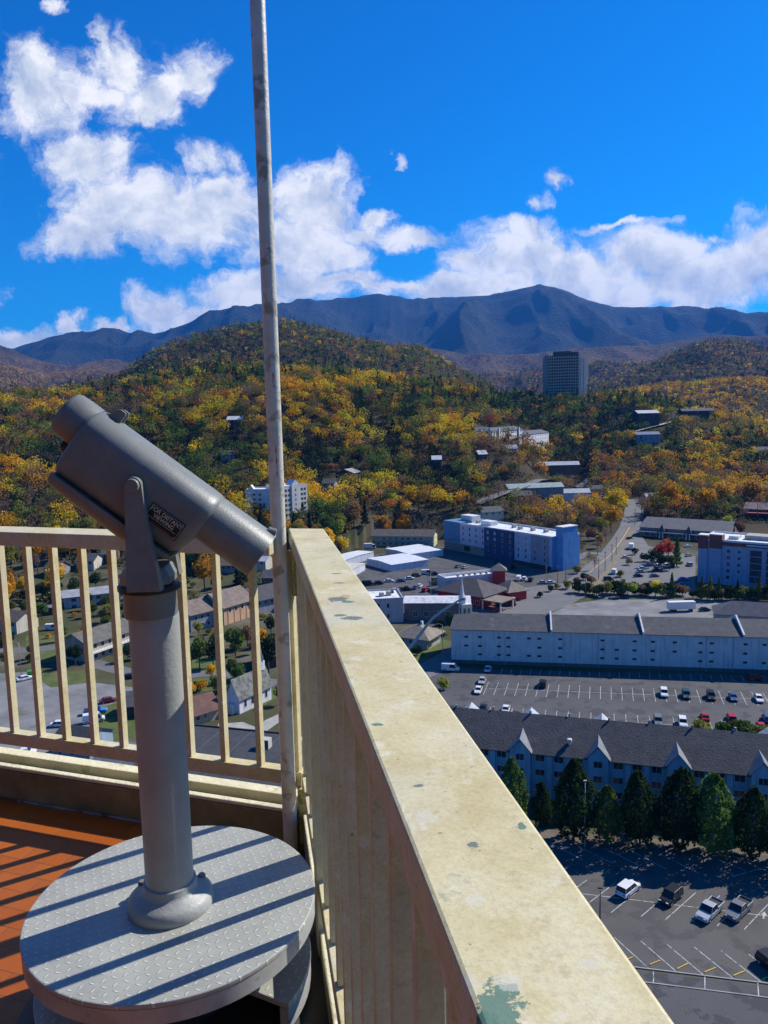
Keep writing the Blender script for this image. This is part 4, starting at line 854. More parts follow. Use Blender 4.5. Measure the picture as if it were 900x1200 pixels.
# ================= green motel
A, B = W(436, 640), W(508, 641)
r8, L8 = bld('green_motel', 'pale green two-storey motel with a yellow end wall and grey-brown roof', 'motel', A, B, 13, 6.2, wm('sage_wall', (.30, .38, .33)), 'gable_x', roofm('brown_grey_roof', (.12, .10, .09)), 3.0, .5)
part(r8, 'end_wall', wm('pale_yellow_wall', (.66, .64, .34)), L8+.003, L8+.25, -.1, 13.1, 0, 6.1)
for u_ in lin(2, L8-2, 9): 
    for z in (4.6, 1.6): window(r8, 'front', u_, z, 1.6, 1.1, (L8, 13), pane=False)
for u_ in (3.5, 9.0):
    for z in (4.6, 1.6): window(r8, 'right', u_, z, 1.1, 1.2, (L8+.25, 13), pane=False)
part(r8, 'walkway', wm('walkway_sage', (.22, .30, .28)), 0, L8, -1.6, -.003, 2.9, 3.1)
# ================= white storage units
M_ribm = roofm('ribbed_white_metal', (.62, .64, .66), var=.1)
for i, (a, b, dep, lab) in enumerate((((393, 688), (428, 668), 26, 'cream topped storage shed nearest the railing edge, left of two white sheds'), ((430, 662), (459, 670), 22, 'white metal storage shed with a long blue shaded front'), ((452, 650), (480, 657), 22, 'white metal storage shed set behind and right of the other sheds'), ((405, 664), (438, 654), 10, 'long narrow white storage shed behind the row of sheds'))):
    bld('storage_shed', lab, 'shed', W(*a), W(*b), dep, 3.4, wm('shed_white', (.60, .62, .68)), 'gable_y', M_ribm if i else roofm('cream_membrane', (.55, .50, .42)), .5, .2, wins=[('front', [2.5, 6.0, 9.5], [1.4], 2.6, 2.4, dict(fm=M_frame, gm=wm('roller_door', (.50, .52, .58)), pane=True))] if i in (1, 2) else ())
# ================= white flat roofed shops + church wing
A, B = at_z(436, 731, 0), at_z(473, 729, 0)
r9, L9 = bld('white_block', 'white flat-roofed shop block with roof units just beyond the wide railing', 'shop block', A, B, 15, 8.6, wm('block_wall', (.44, .42, .42)), 'flat', M_roofwhite, parapet=.6, wins=[('front', [2.5, 6.0], [6.4, 2.6], .9, 1.6)])
part(r9, 'roof_unit', M_conc, 3.5, 5.2, 5, 7, 8.7, 10); part(r9, 'roof_unit', M_conc, 6.2, 8, 6, 8, 8.7, 10.2); part(r9, 'roof_unit', M_trimdark, 7.6, 9.4, 9.5, 11, 8.7, 9.6)
A, B = at_z(474, 727, 0), at_z(551, 727, 0)
r10, L10 = bld('church_hall', 'low hall with a long whitish metal roof and shaded garden front', 'hall', A, B, 11, 6.6, wm('hall_wall', (.16, .15, .14)), 'gable_x', roofm('blotched_white_metal', (.62, .62, .64), spots=((.42, .42, .45), .5, .5, .08)), .8, .4, wins=[('front', [4, 8, 12, 16], [2.4], 1.6, 1.8)])
A, B = at_z(541, 729, 0), at_z(553, 728, 0)
cp = empty('church_porch', (A.x, A.y-1, 0), math.atan2((B-A).y, (B-A).x), 'white church porch with arches topped by a slim white spire', 'church')
M_st = wm('ivory_stone', (.68, .64, .54)); lw = (B-A).length
part(cp, 'wall', M_st, 0, lw, 0, 4, 5.2, 6.6)
for x in (0, lw/2-.3, lw-.6): part(cp, 'arch_pier', M_st, x, x+.6, -.01, .6, 0, 5.19); part(cp, 'arch_pier', M_st, x, x+.6, 3.4, 4, 0, 5.19)
part(cp, 'back_wall', M_st, .61, lw-.61, 3.6, 3.9, 0, 5.19)
sx0 = lw*.18; spm = MB(); spm.box(sx0-1, sx0+1, .8, 2.8, 6.61, 9.4); spm.build('belfry', M_white, cp)
MB().lathe([(1.05, 9.41), (.75, 10.6), (.45, 13.0), (.06, 16.5)], 8, c=(sx0, 1.8)).build('spire', M_white, cp)
# ================= red restaurant with dark hip roofs
M_redw = wm('restaurant_red', (.42, .03, .03)); M_rest = roofm('dark_brown_shingle', (.085, .075, .075))
A, B = at_z(513, 704, 0), at_z(566, 713, 0)
r11, L11 = bld('red_restaurant', 'red-walled restaurant under a broad dark hipped roof next to the church spire', 'restaurant', A, B, 17, 4.6, M_redw, 'hip', M_rest, 4.6, 1.2)
part(r11, 'porch_roof', roofm('tan_brown_shingle', (.22, .18, .14)), L11+.2, L11+9.5, -2, 8, 3.6, 4.0)
for x in (L11+.6, L11+8.6): part(r11, 'porch_post', M_white, x, x+.4, -1.6, -1.2, 0, 3.59); part(r11, 'porch_post', M_white, x, x+.4, 7.2, 7.6, 0, 3.59)
for u_ in lin(12, L11-1, 3): window(r11, 'front', u_, 1.8, 1.6, 1.6, (L11, 17))
A, B = at_z(596, 705, 0), at_z(617, 702, 0)
r12, L12 = bld('red_restaurant_wing', 'small red pavilion with a brown pyramid roof beside the parked maroon bus', 'restaurant', A, B, 10, 3.8, M_redw, 'hip', roofm('tan_brown_shingle', (.22, .18, .14)), 3.6, 1.0)
A, B = at_z(523, 694, 0), at_z(588, 687, 0)
r13, L13 = bld('white_roofed_kitchen', 'flat white-roofed kitchen block with roof fans behind the red restaurant', 'building', A, B, 9, 4.8, wm('kitchen_wall', (.60, .58, .55)), 'flat', M_roofwhite, parapet=1.3, pmat=M_white)
for i, x in enumerate(lin(6, L13-4, 6)): MB().lathe([(.5, 4.9), (.5, 5.7), (.8, 5.8), (.3, 6.3)], 12, c=(x, 4)).build('roof_fan', wm('fan_grey', (.2, .2, .2)), r13)
A, B = at_z(578, 690, 0), at_z(592, 690, 0)
bld('red_cupola_tower', 'little red tower with a tan pyramid roof standing up between the restaurant roofs', 'tower', A, B, 5, 8.0, M_redw, 'hip', roofm('tan_brown_shingle', (.22, .18, .14)), 2.8, .9)
# ================= tan hip roofed pavilion
A, B = at_z(465, 757, 0), at_z(501, 762, 0)
r14, L14 = bld('hip_roofed_cottage', 'cottage with a wide tan hipped roof and a small lawn below the wide railing', 'cottage', A, B, 10, 3.6, wm('cottage_wall', (.42, .40, .34)), 'hip', M_rooftan, 3.2, 1.3, wins=[('front', [2.2, 5.2], [2.0], 1.1, 1.2)])
part(r14, 'chimney', M_white, L14*.55, L14*.55+.7, 5.4, 6.1, 5.2, 7.6)
# ================= resort tower on the hill
def at_D(px, py, D): d = ray(px, py); k = D/math.hypot(d[0], d[1]); return Vector((d[0]*k, d[1]*k, Hs(d[0]*k, d[1]*k)))
q = at_D(667, 466, 985); az_ = math.atan2(q.x, q.y)
tw = empty('hilltop_hotel_tower', (q.x, q.y+25, q.z-3), -az_, 'sixteen-storey curved grey hotel tower alone on the wooded hilltop', 'tower')
EXCL.append((q.x, q.y+25, 48)); M_tw = wm('tower_concrete', (.62, .48, .38), var=.08); M_twd = wm('tower_recess', (.12, .105, .09)); M_twl = wm('tower_pale', (.46, .45, .43))
Rr = 42.0; HT = 59.0
def arc(r, a0, a1, n=24): return [(r*math.sin(a0+(a1-a0)*k/n), -r*math.cos(a0+(a1-a0)*k/n)+20) for k in range(n+1)]
a0_, a1_ = R(-37), R(24)
body = arc(Rr-1.6, a0_, a1_)+arc(Rr-20, a0_, a1_)[::-1]; MB().prism(body, -8, HT).build('wall', M_twd, tw)
for k in range(16):
    z = 1.5+k*3.6; bnd = arc(Rr, a0_+R(6), a1_-R(1))+arc(Rr-1.59, a0_+R(6), a1_-R(1))[::-1]; MB().prism(bnd, z, z+1.15).build('balcony_band', M_tw, tw)
for k in range(14):
    a = a0_+R(6)+(a1_-a0_-R(7))*k/13; x, y = (Rr+.05)*math.sin(a), -(Rr+.05)*math.cos(a)+20; X = Matrix.Translation((x, y, 0)) @ Matrix.Rotation(a, 4, 'Z'); MB().box(-.22, .22, 0, 1.3, 1, HT-.5, X=X).build('balcony_fin', M_tw, tw)
X = Matrix.Translation((Rr*math.sin(a0_), -Rr*math.cos(a0_)+20, 0)) @ Matrix.Rotation(a0_, 4, 'Z'); MB().box(-1.0, 4.2, -.4, 14, -8, HT-2.5, X=X).build('end_pier', wm('pier_grey', (.30, .28, .26)), tw)
xe, ye = Rr*math.sin(a1_), -Rr*math.cos(a1_)+20; X = Matrix.Translation((xe, ye, 0)) @ Matrix.Rotation(R(48), 4, 'Z')
MB().box(.2, 17, -.5, 14, -8, HT+.5, X=X).build('side_wing', M_tw, tw)
for k in range(15):
    for c_ in (3.4, 8.8): MB().box(c_, c_+2.0, -.65, -.51, 3+k*3.6, 5.1+k*3.6, X=X).build('window', M_twl, tw)
MB().box(-14, 8, -6, 8, HT+.01, HT+5.5).build('penthouse', M_twd, tw); MB().prism(arc(Rr-1, a0_+R(22), a1_)+arc(Rr-14, a0_+R(22), a1_)[::-1], HT+.01, HT+3.2).build('penthouse', M_twd, tw)
A, B = at_D(585, 472, 930), at_D(640, 474, 935); bld('hilltop_lobby', 'long low dark lobby building at the foot of the hilltop tower', 'building', A, B, 16, 6, wm('dark_lobby', (.05, .06, .075)), 'flat', roofm('lobby_roof', (.07, .075, .085)), parapet=.5)
# ================= white condos under the hill
M_cw = wm('condo_white', (.66, .66, .68)); 
for i, (a, b, hh, lab) in enumerate((((559, 521), (575, 522), 12, 'white condominium with stepped dark balconies, nearest the yellow trees'), ((577, 519), (612, 520), 13.5, 'broad white condominium block with dark gabled bays in the middle of its row'), ((614, 521), (643, 522), 13.5, 'plain white condominium block closing the row on its bare side'))):
    A, B = W(*a), W(*b); rw, Lw = bld('condominium', lab, 'condominium', A, B, 16, hh, M_cw, 'gable_x', roofm('condo_roof', (.10, .095, .10)), 3, .5)
    for u_ in lin(1.5, Lw-1.5, max(3, int(Lw/6))):
        for z in (hh-2, hh-5.5, hh-9): window(rw, 'front', u_, z, 2.6 if i < 2 else 1.2, 1.9 if i < 2 else 1.1, (Lw, 16), fm=M_cw, pane=True)
    if i < 2:
        for u_ in lin(0, Lw, 3): part(rw, 'pier', M_cw, u_-.8, u_+.8, -1.6, -.003, 0, hh+2.2)
# ================= white condo block left, behind the pole
A, B = W(289, 603), W(331, 610)
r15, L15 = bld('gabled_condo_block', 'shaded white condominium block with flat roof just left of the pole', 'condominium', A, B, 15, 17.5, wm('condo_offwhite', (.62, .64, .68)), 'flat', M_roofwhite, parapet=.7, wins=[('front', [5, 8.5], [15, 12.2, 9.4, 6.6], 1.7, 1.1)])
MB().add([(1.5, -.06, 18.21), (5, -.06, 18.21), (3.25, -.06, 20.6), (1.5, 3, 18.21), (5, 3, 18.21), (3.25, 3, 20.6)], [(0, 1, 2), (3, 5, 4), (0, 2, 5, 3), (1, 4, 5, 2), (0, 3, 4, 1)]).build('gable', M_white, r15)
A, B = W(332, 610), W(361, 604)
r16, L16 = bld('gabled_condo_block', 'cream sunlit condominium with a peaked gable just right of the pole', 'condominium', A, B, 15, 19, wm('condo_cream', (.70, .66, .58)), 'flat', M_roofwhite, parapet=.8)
gz = MB(); gz.add([(L16*.34, -.5, 19.81), (L16*.68, -.5, 19.81), (L16*.51, -.5, 23), (L16*.34, 5, 19.81), (L16*.68, 5, 19.81), (L16*.51, 5, 23)], [(0, 1, 2), (3, 5, 4), (0, 2, 5, 3), (1, 4, 5, 2), (0, 3, 4, 1)]).build('gable', M_white, r16); part(r16, 'gable_bay', wm('condo_cream', (.70, .66, .58)), L16*.36, L16*.66, -.5, -.003, 0, 19.8)
for u_ in (L16*.14, L16*.27, L16*.78, L16*.90):
    for z in (17, 14.2, 11.4, 8.6, 5.8, 3): window(r16, 'front', u_, z, 1.5, 1.5, (L16, 15), fm=M_frame)
for z in (17, 14.2, 11.4, 8.6, 5.8, 3): window(r16, 'front', L16*.51, z, .7, 1.1, (L16, 15)).location.y = -.5
# ================= hill side: big cabin, shed, lots of hillside houses
def house(px, py, wpx, dep, h, wall, rm, label, rh=2.5, rz=0, roof='gable_x', cat='house', name='hillside_house', nw=3, two=False):
    A = W(px-wpx/2, py); B = W(px+wpx/2, py); c = (A+B)/2; L = (B-A).length; u = Vector((math.cos(rz), math.sin(rz), 0)); A = c-u*L/2; B = c+u*L/2; A.z = B.z = Hs(c.x, c.y)+.2
    rr, LL = bld(name, label, cat, A, B, dep, h, wall, roof, rm, rh, .6, wins=[('front', lin(.5, LL_, nw) if (LL_ := L-.5) else [], [h-1.4]+([h-4.2] if two else []), 1.2, 1.2, dict(pane=c.y < 450))]); EXCL.append((c.x, c.y-8, L*.6+6)); return rr, LL
M_wood = wm('brown_wood', (.13, .085, .055)); M_dkw = wm('dark_wood', (.05, .045, .045)); M_gry = wm('grey_siding', (.24, .25, .27)); M_crm = wm('cream_siding', (.55, .50, .40)); M_pink = wm('pink_tan_wall', (.48, .33, .27))
M_rfl = roofm('pale_metal_roof', (.52, .53, .53))
house(275, 501, 15, 10, 6, M_dkw, M_rfl, 'lone dark cabin with a pale roof high on the slope left of the pole', two=True)
house(267, 541, 14, 9, 5, M_gry, M_roofgrey, 'small grey house on a grassy terrace above the white condominium', rz=.3)
house(404, 566, 24, 12, 7, M_dkw, roofm('mottled_roof', (.28, .27, .26)), 'dark lodge with light roof panels on the slope right of the pole', rz=-.4, roof='gable_y')
house(385, 575, 14, 9, 5, M_gry, M_roofgrey, 'small grey house below the dark lodge', rz=-.2)
house(512, 548, 10, 10, 6, M_dkw, M_rfl, 'dark cabin with pale roof peeking from bare trees above the blue hotel')
house(566, 540, 10, 9, 5, M_wood, M_rfl, 'brown cabin with light roof among trees left of the low condominiums', rz=.2)
house(640, 553, 12, 9, 6, M_wood, M_rfl, 'brown chalet with two white balconies, left one of the pair', two=True)
house(663, 552, 18, 10, 6, wm('red_wood', (.13, .05, .045)), M_rfl, 'reddish chalet with white balconies, larger one of the pair', two=True)
house(628, 582, 34, 12, 4.5, M_gry, roofm('green_roof', (.30, .38, .34)), 'grey roadside house with greenish roof behind the blue hotel', rz=.15)
house(612, 588, 18, 10, 4, M_dkw, M_roofgrey, 'low dark house beside the greenish roofed one')
house(657, 584, 14, 9, 4, M_white, M_rfl, 'small white house behind the blue hotel near the yellow tree')
house(578, 608, 18, 10, 4, M_crm, M_roofgrey, 'cream house with a grey roof right behind the flat hotel roof', rz=.35)
house(700, 580, 20, 10, 5, M_gry, M_roofgrey, 'grey house beneath yellow trees left of the valley road', rz=.2)
house(715, 600, 14, 9, 4.5, M_crm, M_roofbrown, 'cream house left of the valley road')
house(762, 590, 10, 8, 5, M_gry, M_rfl, 'small grey house right of the valley road under tall trees')
house(840, 590, 34, 12, 4, M_dkw, M_roofgrey, 'long dark low house behind the grey-roofed shops')
house(805, 596, 20, 10, 4, M_crm, M_roofgrey, 'cream low house behind the shops, left of the dark one')
house(895, 583, 24, 14, 6, M_dkw, M_roofgrey, 'dark two-storey lodge at the right edge above the red awning', two=True)
house(760, 500, 24, 20, 14, wm('brown_lodge', (.07, .055, .05)), M_rfl, 'tall dark brown lodge with pale gables on the hill right of the tower', two=True, rh=3, nw=2)
house(760, 520, 28, 16, 9, wm('ribbed_grey', (.26, .29, .36)), roofm('blue_grey_roof', (.16, .19, .24)), 'grey-blue villa with ribbed front below the brown lodge', two=True, nw=4)
house(806, 494, 16, 10, 5, M_crm, M_rfl, 'cream flat villa at the end of the pale retaining wall', roof='flat')
house(818, 491, 16, 14, 9, M_dkw, M_roofgrey, 'dark house just behind the cream villa on the right hill')
house(735, 487, 20, 14, 7, M_dkw, M_roofgrey, 'low dark building between the tower and the brown lodge', roof='flat')
ribbon('terrace_wall_road', [(745, 507), (775, 499), (800, 493)], 6, wm('terrace_pale', (.42, .40, .34)), .6)
ribbon('terrace_drive', [(755, 527), (790, 524), (845, 522)], 5, wm('drive_grey', (.30, .30, .30)), .5)
house(600, 532, 12, 8, 4, M_gry, M_rfl, 'small pale roofed cabin under the white condominium row')
house(893, 533, 20, 10, 5, M_gry, M_roofgrey, 'grey house among tall orange trees at the right edge')
for a_ in ((100, 668, 22, 9, 4.5, M_crm, M_roofgrey, 'cream house with a grey roof on the far lawn behind the bars'), (60, 676, 18, 9, 4, M_gry, M_roofbrown, 'grey house with a brown roof on the far lawn at the left'), (128, 660, 16, 9, 4.5, M_wood, M_roofgrey, 'brown wooden house under trees near the viewer body'),
           (300, 668, 26, 10, 4.5, M_crm, M_rfl, 'cream house with a pale metal roof under the viewer nose'), (268, 672, 20, 9, 4, M_gry, M_roofbrown, 'grey house with a brown roof behind the orange tree'), (318, 690, 22, 10, 5, M_wood, M_roofgrey, 'brown wooden house left of the pole above the inn'), (348, 668, 18, 9, 4.5, M_crm, M_roofbrown, 'cream house right of the pole just below the rail'), (348, 716, 18, 9, 4.5, M_gry, M_roofgrey, 'grey house in the gap between the pole and the wide railing'), (10, 742, 26, 10, 4.5, M_crm, M_roofbrown, 'cream house with brown roof at the left edge by the village street')):
    house(*a_[:8], rz=random.uniform(-.4, .4), name='village_house')
# ================= left side below the far railing
A, B = at_z(76, 716, 0), at_z(142, 708, 0)
bld('long_motel', 'long pale grey motel wing behind dark bushes, seen between the railing bars', 'motel', A, B, 12, 5.6, wm('motel_grey', (.42, .44, .46)), 'gable_x', roofm('pale_grey_roof', (.30, .31, .32)), 1.6, .8, wins=[('front', lin(2, 24, 7), [4.0, 1.4], 1.8, 1.3)])
A, B = at_z(44, 724, 0), at_z(66, 722, 0)
bld('carport', 'dark open carport beside the long pale motel wing', 'carport', A, B, 7, 3.2, M_dkw, 'flat', roofm('carport_roof', (.16, .16, .17)), parapet=.3)
A, B = at_z(104, 777, 0), at_z(160, 757, 0)
r17, L17 = bld('two_storey_motel', 'two-storey tan motel with a dark gable end and outside stairs, seen between the railing bars', 'motel', A, B, 12, 6.2, wm('tan_stucco', (.46, .37, .26)), 'gable_x', roofm('olive_brown_roof', (.13, .12, .10)), 2.6, .9)
for u_ in lin(1.5, L17-1, 6):
    for z in (4.7, 1.5): window(r17, 'front', u_, z, 1.3, 1.4, (L17, 12), fm=M_white)
part(r17, 'walkway', M_white, 0, L17, -1.8, -.003, 2.9, 3.1); wk = MB(); wk.box(0, L17, -1.8, -1.72, 3.9, 4.0)
for q in range(int(L17/1.2)): wk.box(q*1.2, q*1.2+.1, -1.78, -1.7, 3.101, 3.899)
wk.build('walkway_rail', M_white, r17)
for i in range(10): part(r17, 'stair_tread', M_conc, L17*.45+i*.3, L17*.45+i*.3+.29, -2.9, -1.81, i*.3, i*.3+.12)
A, B = W(-30, 655), W(30, 652); r_, l_ = bld('pink_motel', 'pinkish motel wall with a white window at the far left below the railing', 'motel', A, B, 14, 9, wm('pale_pink', (.62, .48, .40)), 'gable_x', M_roofbrown, 2.5, .6, wins=[('front', [5, 12, 19, 26], [6, 3], 1.5, 1.6, dict(fm=M_white))])
A, B = at_z(-10, 676, 0), at_z(30, 676, 0); bld('brown_roofed_house', 'house with a dark red-brown roof in front of the pinkish motel', 'house', A, B, 12, 4, M_pink, 'gable_x', roofm('red_brown_shingle', (.16, .08, .06)), 3, .7, wins=[('front', [4, 9, 14], [2], 1.2, 1.3)])
A, B = at_z(14, 697, 0), at_z(34, 694, 0); bld('pink_cottage', 'small pink brick cottage with a grey front porch at the far left', 'cottage', A, B, 9, 4, M_pink, 'hip', M_roofbrown, 2, .6, wins=[('front', [2, 5], [2], 1.1, 1.3)])
A, B = at_z(224, 741, 0), at_z(262, 731, 0); r18, L18 = bld('inn', 'large inn with brown gabled roofs, its shaded grey wing', 'inn', A, B, 13, 6.5, wm('shaded_inn_grey', (.30, .29, .30)), 'gable_x', roofm('warm_brown_shingle', (.20, .15, .12)), 3.4, .7, wins=[('front', lin(1, 14, 5), [4.6, 1.8], 1.2, 1.3)])  # shade on this wing is put into its grey wall colour
A, B = at_z(263, 733, 0), at_z(297, 722, 0); r19, L19 = bld('inn', 'large inn with brown gabled roofs, its sunlit orange-tan wing', 'inn', A, B, 14, 7, wm('sunlit_inn_tan', (.62, .40, .24)), 'gable_x', roofm('warm_brown_shingle', (.20, .15, .12)), 4.2, .8)  # sunlight on this wing is put into its orange-tan wall colour
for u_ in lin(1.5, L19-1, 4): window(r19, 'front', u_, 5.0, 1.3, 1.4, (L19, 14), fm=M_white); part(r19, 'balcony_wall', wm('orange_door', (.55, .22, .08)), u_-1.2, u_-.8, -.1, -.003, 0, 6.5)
A, B = at_z(298, 722, 0), at_z(340, 712, 0); bld('inn', 'dark roofed wing of the inn right behind the bars and the pole', 'inn', A, B, 14, 6, wm('shaded_inn_grey', (.30, .29, .30)), 'gable_x', roofm('dark_slate_shingle', (.07, .065, .07)), 3.6, .8, wins=[('front', lin(1, 16, 5), [4.4], 1.2, 1.3)])
A, B = at_z(226, 852, 0), at_z(257, 842, 0); r20, L20 = bld('brown_roofed_cottage', 'cottage with a reddish brown gabled roof left of the white chapel', 'cottage', A, B, 8, 3.2, wm('tan_brick', (.40, .32, .22)), 'gable_x', roofm('red_brown_shingle', (.20, .095, .065)), 2.8, .7, wins=[('front', [1.5, 3.5], [1.8], 1.0, 1.0)])
# chapel
A, B = at_z(266, 833, 0), at_z(281, 837, 0)
ch, Lc_ = bld('white_chapel', 'small white chapel with a mottled grey roof and a little steeple', 'chapel', A, B, 12, 4.6, wm('chapel_white', (.70, .70, .70)), 'gable_y', roofm('mossy_grey_shingle', (.20, .20, .17), spots=((.11, .11, .10), .8, .5, .1)), 4.2, .5)
for y in (2.2, 4.8, 7.4, 10): window(ch, 'right', y, 2.2, .8, 1.8, (Lc_, 12), fm=M_white)
part(ch, 'steeple_base', M_white, Lc_/2-.7, Lc_/2+.7, 10.2, 11.6, 8.2, 10.6); MB().lathe([(.9, 10.61), (.05, 14.5)], 4, c=(Lc_/2, 10.9)).build('steeple', M_white, ch); part(ch, 'porch', M_white, Lc_/2-1, Lc_/2+1, -1.4, -.003, 0, 2.6)
# near dark flat roof under the rail
A, B = at_z(150, 935, 0), at_z(345, 960, 0)
r21, L21 = bld('dark_flat_roofed_building', 'big low building with a dark flat roof and air-conditioning boxes right below the deck', 'building', A, B, 24, 5.5, wm('grey_block_wall', (.30, .30, .30)), 'flat', M_roofdark, parapet=.35, pmat=M_trimdark, wins=[('front', lin(3, 24, 6), [3.5], 1.6, 1.2)])
for x, y in ((L21*.60, 15.5), (L21*.80, 17.0)):
    u_ = part(r21, 'roof_unit', wm('unit_cream', (.50, .47, .40)), x, x+2.3, y, y+1.8, 5.6, 7.6); part(r21, 'unit_grille', wm('unit_dark', (.13, .14, .15)), x+.15, x+2.15, y-.03, y-.002, 5.8, 7.4)
for k in range(3): part(r21, 'roof_seam', wm('seam', (.10, .10, .11)), L21*(.25+.2*k), L21*(.25+.2*k)+.15, .5, 23.5, 5.565, 5.62)
A, B = at_z(338, 893, 0), at_z(375, 905, 0)
bld('dark_slate_house', 'dark roofed house half hidden behind the corner of the railings', 'house', A, B, 12, 5, wm('cream_gable_wall', (.55, .50, .36)), 'gable_x', roofm('slate_shingle2', (.06, .06, .065)), 3.2, .5)
A, B = at_z(62, 893, 0), at_z(106, 897, 0)
bld('blue_grey_house', 'blue-grey house with dark roof at the bottom of the far railing', 'house', A, B, 9, 4.6, wm('blue_grey_siding', (.26, .33, .40)), 'gable_x', M_roofdark, 2.2, .5, wins=[('front', [2, 5], [2.6], 1.0, 1.2, dict(fm=M_white))])
A, B = at_z(112, 908, 0), at_z(175, 918, 0); bld('dark_metal_shed', 'low shed with a dark blue-grey metal roof below the far railing', 'shed', A, B, 9, 3.6, M_gry, 'gable_x', roofm('blue_grey_metal', (.10, .13, .17)), 1.0, .5)
A, B = at_z(150, 842, 0), at_z(186, 838, 0); bld('small_dark_house', 'small dark house behind the viewer post next to a lawn', 'house', A, B, 8, 3.4, M_dkw, 'gable_x', M_roofgrey, 2.4, .5)
A, B = at_z(300, 785, 0), at_z(325, 782, 0); bld('dark_brown_house', 'dark brown house under big dark trees behind the chapel', 'house', A, B, 9, 4, M_dkw, 'gable_x', M_roofbrown, 2.6, .6)
M_leaf = leaf_mat('leaf_tints')
def make_forest():
    out = []
    X, Y = [], []
    for cell, d0, d1 in ((7.8, 250, 800), (9.0, 800, 1300), (10.4, 1300, 2000), (13., 2000, 3400)):
        a, b = grid_pts(cell, d0, d1); X.append(a); Y.append(b)
    x = np.concatenate(X); y = np.concatenate(Y); D = np.hypot(x, y); z = H(x, y)
    q = np.stack([x, y, z-CZ], -1); k = q@cf; px = 450+F*(q@cr)/k; py = 600-F*(q@cu)/k
    dmin = np.interp(px, [-60, 60, 100, 330, 345, 400, 430, 520, 600, 680, 700, 900, 960], [345, 345, 380, 330, 330, 420, 462, 478, 452, 478, 535, 545, 545])
    keep = (D > dmin+18*(fbm(x/30, y/30, 2, 5)-.5)) & (px > -60) & (px < 960)
    for poly in EXPOLY: keep &= ~in_poly(x, y, poly)
    for cx, cy, r_ in EXCL: keep &= np.hypot(x-cx, y-cy) > r_
    keep &= visible(x, y, 15)
    # clearings
    keep &= ~((fbm(x/40+3, y/40, 3, 33) < .22) & (D < 900))
    x, y, z, D, px, py = (v[keep] for v in (x, y, z, D, px, py))
    P = zone_prob(px, py, D, x, y); cum = P.cumsum(1); rk = np.argsort(np.argsort(fbm(x/22, y/22, 3, 61)+.10*RNG.random(len(x))))/len(x); rr_ = np.where(RNG.random(len(x)) < .62, rk, RNG.random(len(x))); ci = (rr_[:, None] > cum).sum(1).clip(0, len(PK)-1)
    return x, y, z, D, px, py, ci
fx_, fy_, fz_, fD, fpx, fpy, fci = make_forest()
order = np.argsort(fD)
NIND = 150
ind, rest = order[:NIND], order[NIND:]
def tree_size(n, ci, D):
    h = 9+11*RNG.random(n)**1.2; h = np.where(ci == PK.index('dark'), h*1.08, h); return h, h*(.33+.13*RNG.random(n))
def stuff_forest(sel, name):
    vs, qs, cs = [], [], []; off = 0
    for lo, hi, nl, sz in ((0, 700, 240, 1.05), (700, 1000, 120, 1.5), (1000, 1400, 60, 2.1), (1400, 2100, 32, 2.5), (2100, 9999, 16, 3.6)):
        s = sel[(fD[sel] >= lo) & (fD[sel] < hi)]
        if not len(s): continue
        h, rr = tree_size(len(s), fci[s], fD[s]); con = fci[s] == PK.index('dark'); bare = fci[s] == PK.index('bare')
        n = len(s); pts = np.empty((n, nl, 3))
        B = 24; banks = [crown_points(nl) for _ in range(B)]; cb = [crown_points(nl, 'cone') for _ in range(8)]
        for i in range(n):
            pts[i] = cb[i % 8] if con[i] else banks[i % B]
        th = RNG.random(n)*6.283; c, s_ = np.cos(th)[:, None], np.sin(th)[:, None]
        px_, py_ = pts[:, :, 0]*c-pts[:, :, 1]*s_, pts[:, :, 0]*s_+pts[:, :, 1]*c
        low = np.where(con, .10, .26)[:, None]; crownh = (h[:, None])*(1-low)
        rr_ = np.where(con, rr*.75, rr)[:, None]
        C = np.stack([fx_[s][:, None]+px_*rr_*1.25, fy_[s][:, None]+py_*rr_*1.25, fz_[s][:, None]+h[:, None]*low+pts[:, :, 2]*crownh], -1)
        size = np.repeat(np.where(bare, sz*.60, sz), nl)
        Q = quads_random(C.reshape(-1, 3), size)
        col = PC[fci[s]]*(.70+.45*RNG.random(n))[:, None]; col = np.clip(col*(1+.25*(RNG.random((n, 3))-.5)), 0, 1)
        col = col[:, None, :]*(.82+.36*RNG.random((n, nl, 1)))
        col = np.repeat(col.reshape(-1, 3), 4, axis=0)
        vs.append(Q.reshape(-1, 3)); qs.append(np.arange(len(Q)*4).reshape(-1, 4)+off); cs.append(col); off += len(Q)*4
        if lo < 1000:      # trunks with a limb
            b0 = np.stack([fx_[s], fy_[s], fz_[s]-.5], -1); w = .16+.01*h
            for a in (0, 1.57):
                dx = np.stack([np.cos(th+a)*w, np.sin(th+a)*w, np.zeros(n)], -1); top = b0+np.stack([.4*np.cos(th*3), .4*np.sin(th*3), h*.85], -1)
                T = np.stack([b0-dx, b0+dx, top+dx*.25, top-dx*.25], 1)
                vs.append(T.reshape(-1, 3)); qs.append(np.arange(n*4).reshape(-1, 4)+off); cs.append(np.tile(np.array([[.10, .085, .065]]), (n*4, 1))); off += n*4
    me = np_mesh(name, np.concatenate(vs), np.concatenate(qs), M_leaf, col=np.concatenate(cs)); o = bpy.data.objects.new(name, me); COL.objects.link(o); kind(o, 'stuff')
    tag(o, 'autumn forest covering the hillsides beyond the town', 'forest'); return o
stuff_forest(rest, 'hillside_forest')
